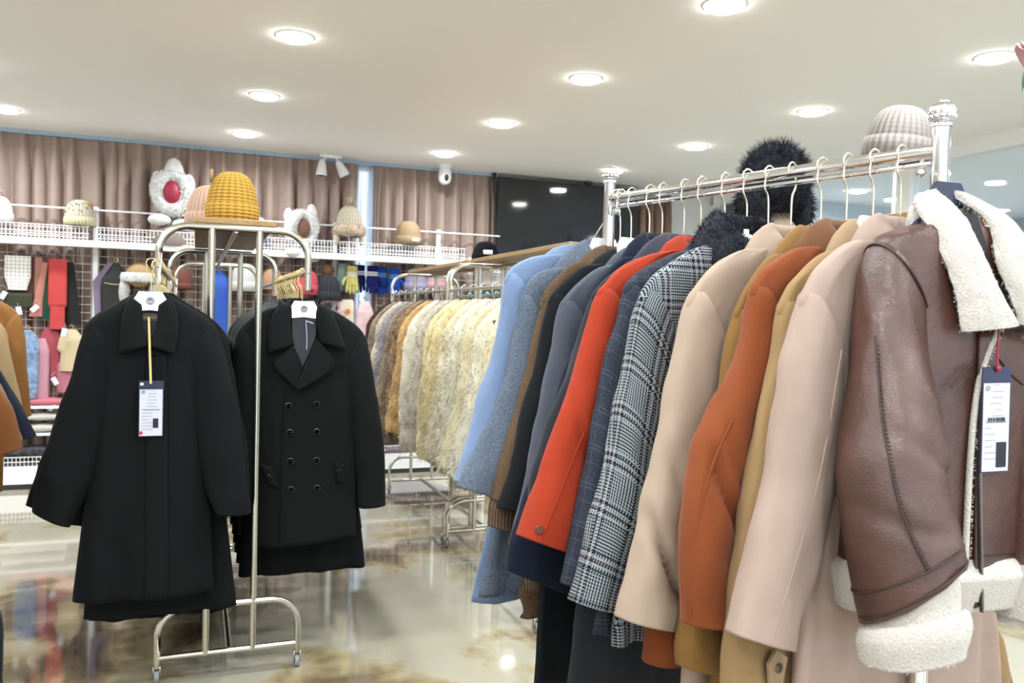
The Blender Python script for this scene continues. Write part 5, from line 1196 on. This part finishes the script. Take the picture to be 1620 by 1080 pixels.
draped('neck_warmer', 'light blue floral neck warmer on a gold hook at the left', 'neck warmer', -1.135, 1.16, .66, [(0, .02), (.08, .055), (.3, .078), (.33, .066), (.40, .072), (.9, .068), (1, .05)], fur('blue_floral_cloth', srgb(90, 110, 150), srgb(160, 190, 226), sc=30), th=.05, y=GY-.09, hook='gold')
draped('neck_warmer', 'pale pink neck warmer behind the blue floral one', 'neck warmer', -1.06, 1.10, .66, [(0, .03), (.2, .06), (1, .055)], C_('pale_pink_cloth', (232, 170, 186)), th=.05, y=GY-.03, hook=False)
draped('neck_warmer', 'rose red neck warmer right of the pale pink one', 'neck warmer', -1.01, 1.18, .78, [(0, .03), (.15, .07), (1, .04)], C_('rose_cloth', (190, 84, 98)), th=.04, y=GY, dx=.05)
draped('neck_warmer', 'cream quilted neck warmer beside the black overcoat sleeve', 'neck warmer', -.86, 1.17, .86, [(0, .03), (.2, .08), (.5, .095), (.55, .07), (1, .075)], C_('cream_cloth', (236, 214, 176)), th=.05, y=GY-.04, hook='gold')
draped('neck_warmer', 'pink neck warmer under the cream quilted one', 'neck warmer', -.885, .93, .70, rect(.07), C_('pink_cloth', (222, 140, 158)), th=.04, y=GY-.02, hook=False)
for k, (x, z, a) in enumerate(((-1.30, 1.41, .5), (-1.20, 1.30, -.2), (-1.10, 1.32, .8), (-.955, .79, -.5), (-.975, .60, .6), (-.90, 1.15, .2))):
    b = MB(); R = np.array(Matrix.Rotation(a, 3, 'Y')); b.box((0, 0, 0), (.035, .002, .06)); b.v = [v @ R.T for v in b.v]; b.tube([np.array((0, 0, .028)) @ R.T, np.array((0, .0, .05)) @ R.T, (0, .03, .065)], .001, 5)
    tag(b.build('swing_tag', M_paper, smooth=False), ('white swing tag at the far left edge, below the white checked scarf', 'white swing tag below the dark green folded scarf', 'white swing tag below the dusty pink scarf', 'white swing tag on the rose red neck warmer', 'white swing tag lying by the pink folded clothes', 'white swing tag under the bright coral red scarf')[k], 'tag', loc=(x, GY-.12 if z < 1.2 else GY-.06, z))
def folded(label, x, z, w_, h, m, y=6.90, grp=None, dep=.17):
    b = MB(); R = []
    for xx in np.linspace(-w_/2, w_/2, 16):
        R.append([(xx, dep/2*math.copysign(abs(math.cos(q))**.5, math.cos(q)), h/2+h/2*math.copysign(abs(math.sin(q))**.6, math.sin(q))*(1+.12*math.sin(xx*40))) for q in np.linspace(0, 2*PI, 20, endpoint=False)])
    b.grid(R); b.cap(R[0]); b.cap(R[-1]); return tag(b.build('folded_garment', m), label, 'folded clothes', grp, loc=(x, y, z))
folded('pink folded garment on the display base, under the neck warmers', -1.05, .61, .34, .05, C_('pink_fleece', (226, 128, 140)))
folded('white folded garment, top of the stack below the pink one', -1.08, .50, .40, .05, C_('white_fleece', (232, 228, 220)))
folded('white folded garment, bottom of the stack below the pink one', -1.08, .415, .42, .055, C_('white_fleece', (232, 228, 220)))
folded('black patterned folded garment in the lower wire basket at the left', -1.12, .235, .5, .07, fur('black_print_cloth', srgb(18, 18, 22), srgb(90, 90, 96), sc=40))
for k, (x, c) in enumerate(((-.45, (40, 42, 60)), (.2, (210, 206, 200)), (.8, (60, 40, 44)), (1.35, (34, 36, 70)), (1.65, (150, 130, 140)), (1.95, (60, 60, 66)))):
    folded(('dark blue', 'off-white', 'wine brown', 'navy', 'mauve', 'charcoal')[k]+' folded garment in the lower wire basket along the wall', x, .165, .26, .06, C_('folded_%d' % k, c))

# ------------------------------------------------------------ artificial flower at the upper right edge
t = thing('artificial_flower', 'pink artificial rose with a green leaf hanging at the upper right edge', 'flower', (2.085, 1.575, CEIL))
b = MB(); b.tube(cr([(.16, .02, 0), (.12, .0, -.2), (.05, 0, -.40), (.005, 0, -.52), (-.03, 0, -.66)], 30), .003, 6); b.build('stem', C_('stem_green', (70, 120, 60)), t)
b = MB(); g = random.Random(3)
for k in range(14):
    a = k*2.4; r_ = .012+.0026*k; c = np.array((.012+r_*math.cos(a)*.8, r_*math.sin(a)*.8, -.55+.010*math.cos(k)))
    R_ = []
    for u in np.linspace(-1, 1, 8): R_.append([c+np.array((math.cos(a)*(.010*v+.012*v*v)-math.sin(a)*u*.022*math.sin(PI*min(1, v*.5+.25)), math.sin(a)*(.010*v+.012*v*v)+math.cos(a)*u*.022*math.sin(PI*min(1, v*.5+.25)), .036*v-.018-.01*u*u)) for v in np.linspace(0, 1.2, 8)])
    b.grid(R_, closed=False)
b.build('petals', C_('rose_pink', (246, 190, 200), .6), t, solid=.001)
b = MB(); R_ = []
for u in np.linspace(0, 1, 14): 
    w_ = .022*math.sin(PI*u)**.8; R_.append([(-.03-.012*u+w_*v*.8, w_*v*.4, -.60-.065*u+.006*v*v) for v in np.linspace(-1, 1, 7)])
b.grid(R_, closed=False); b.build('leaf', C_('leaf_green', (76, 142, 74), .5), t, solid=.0008)
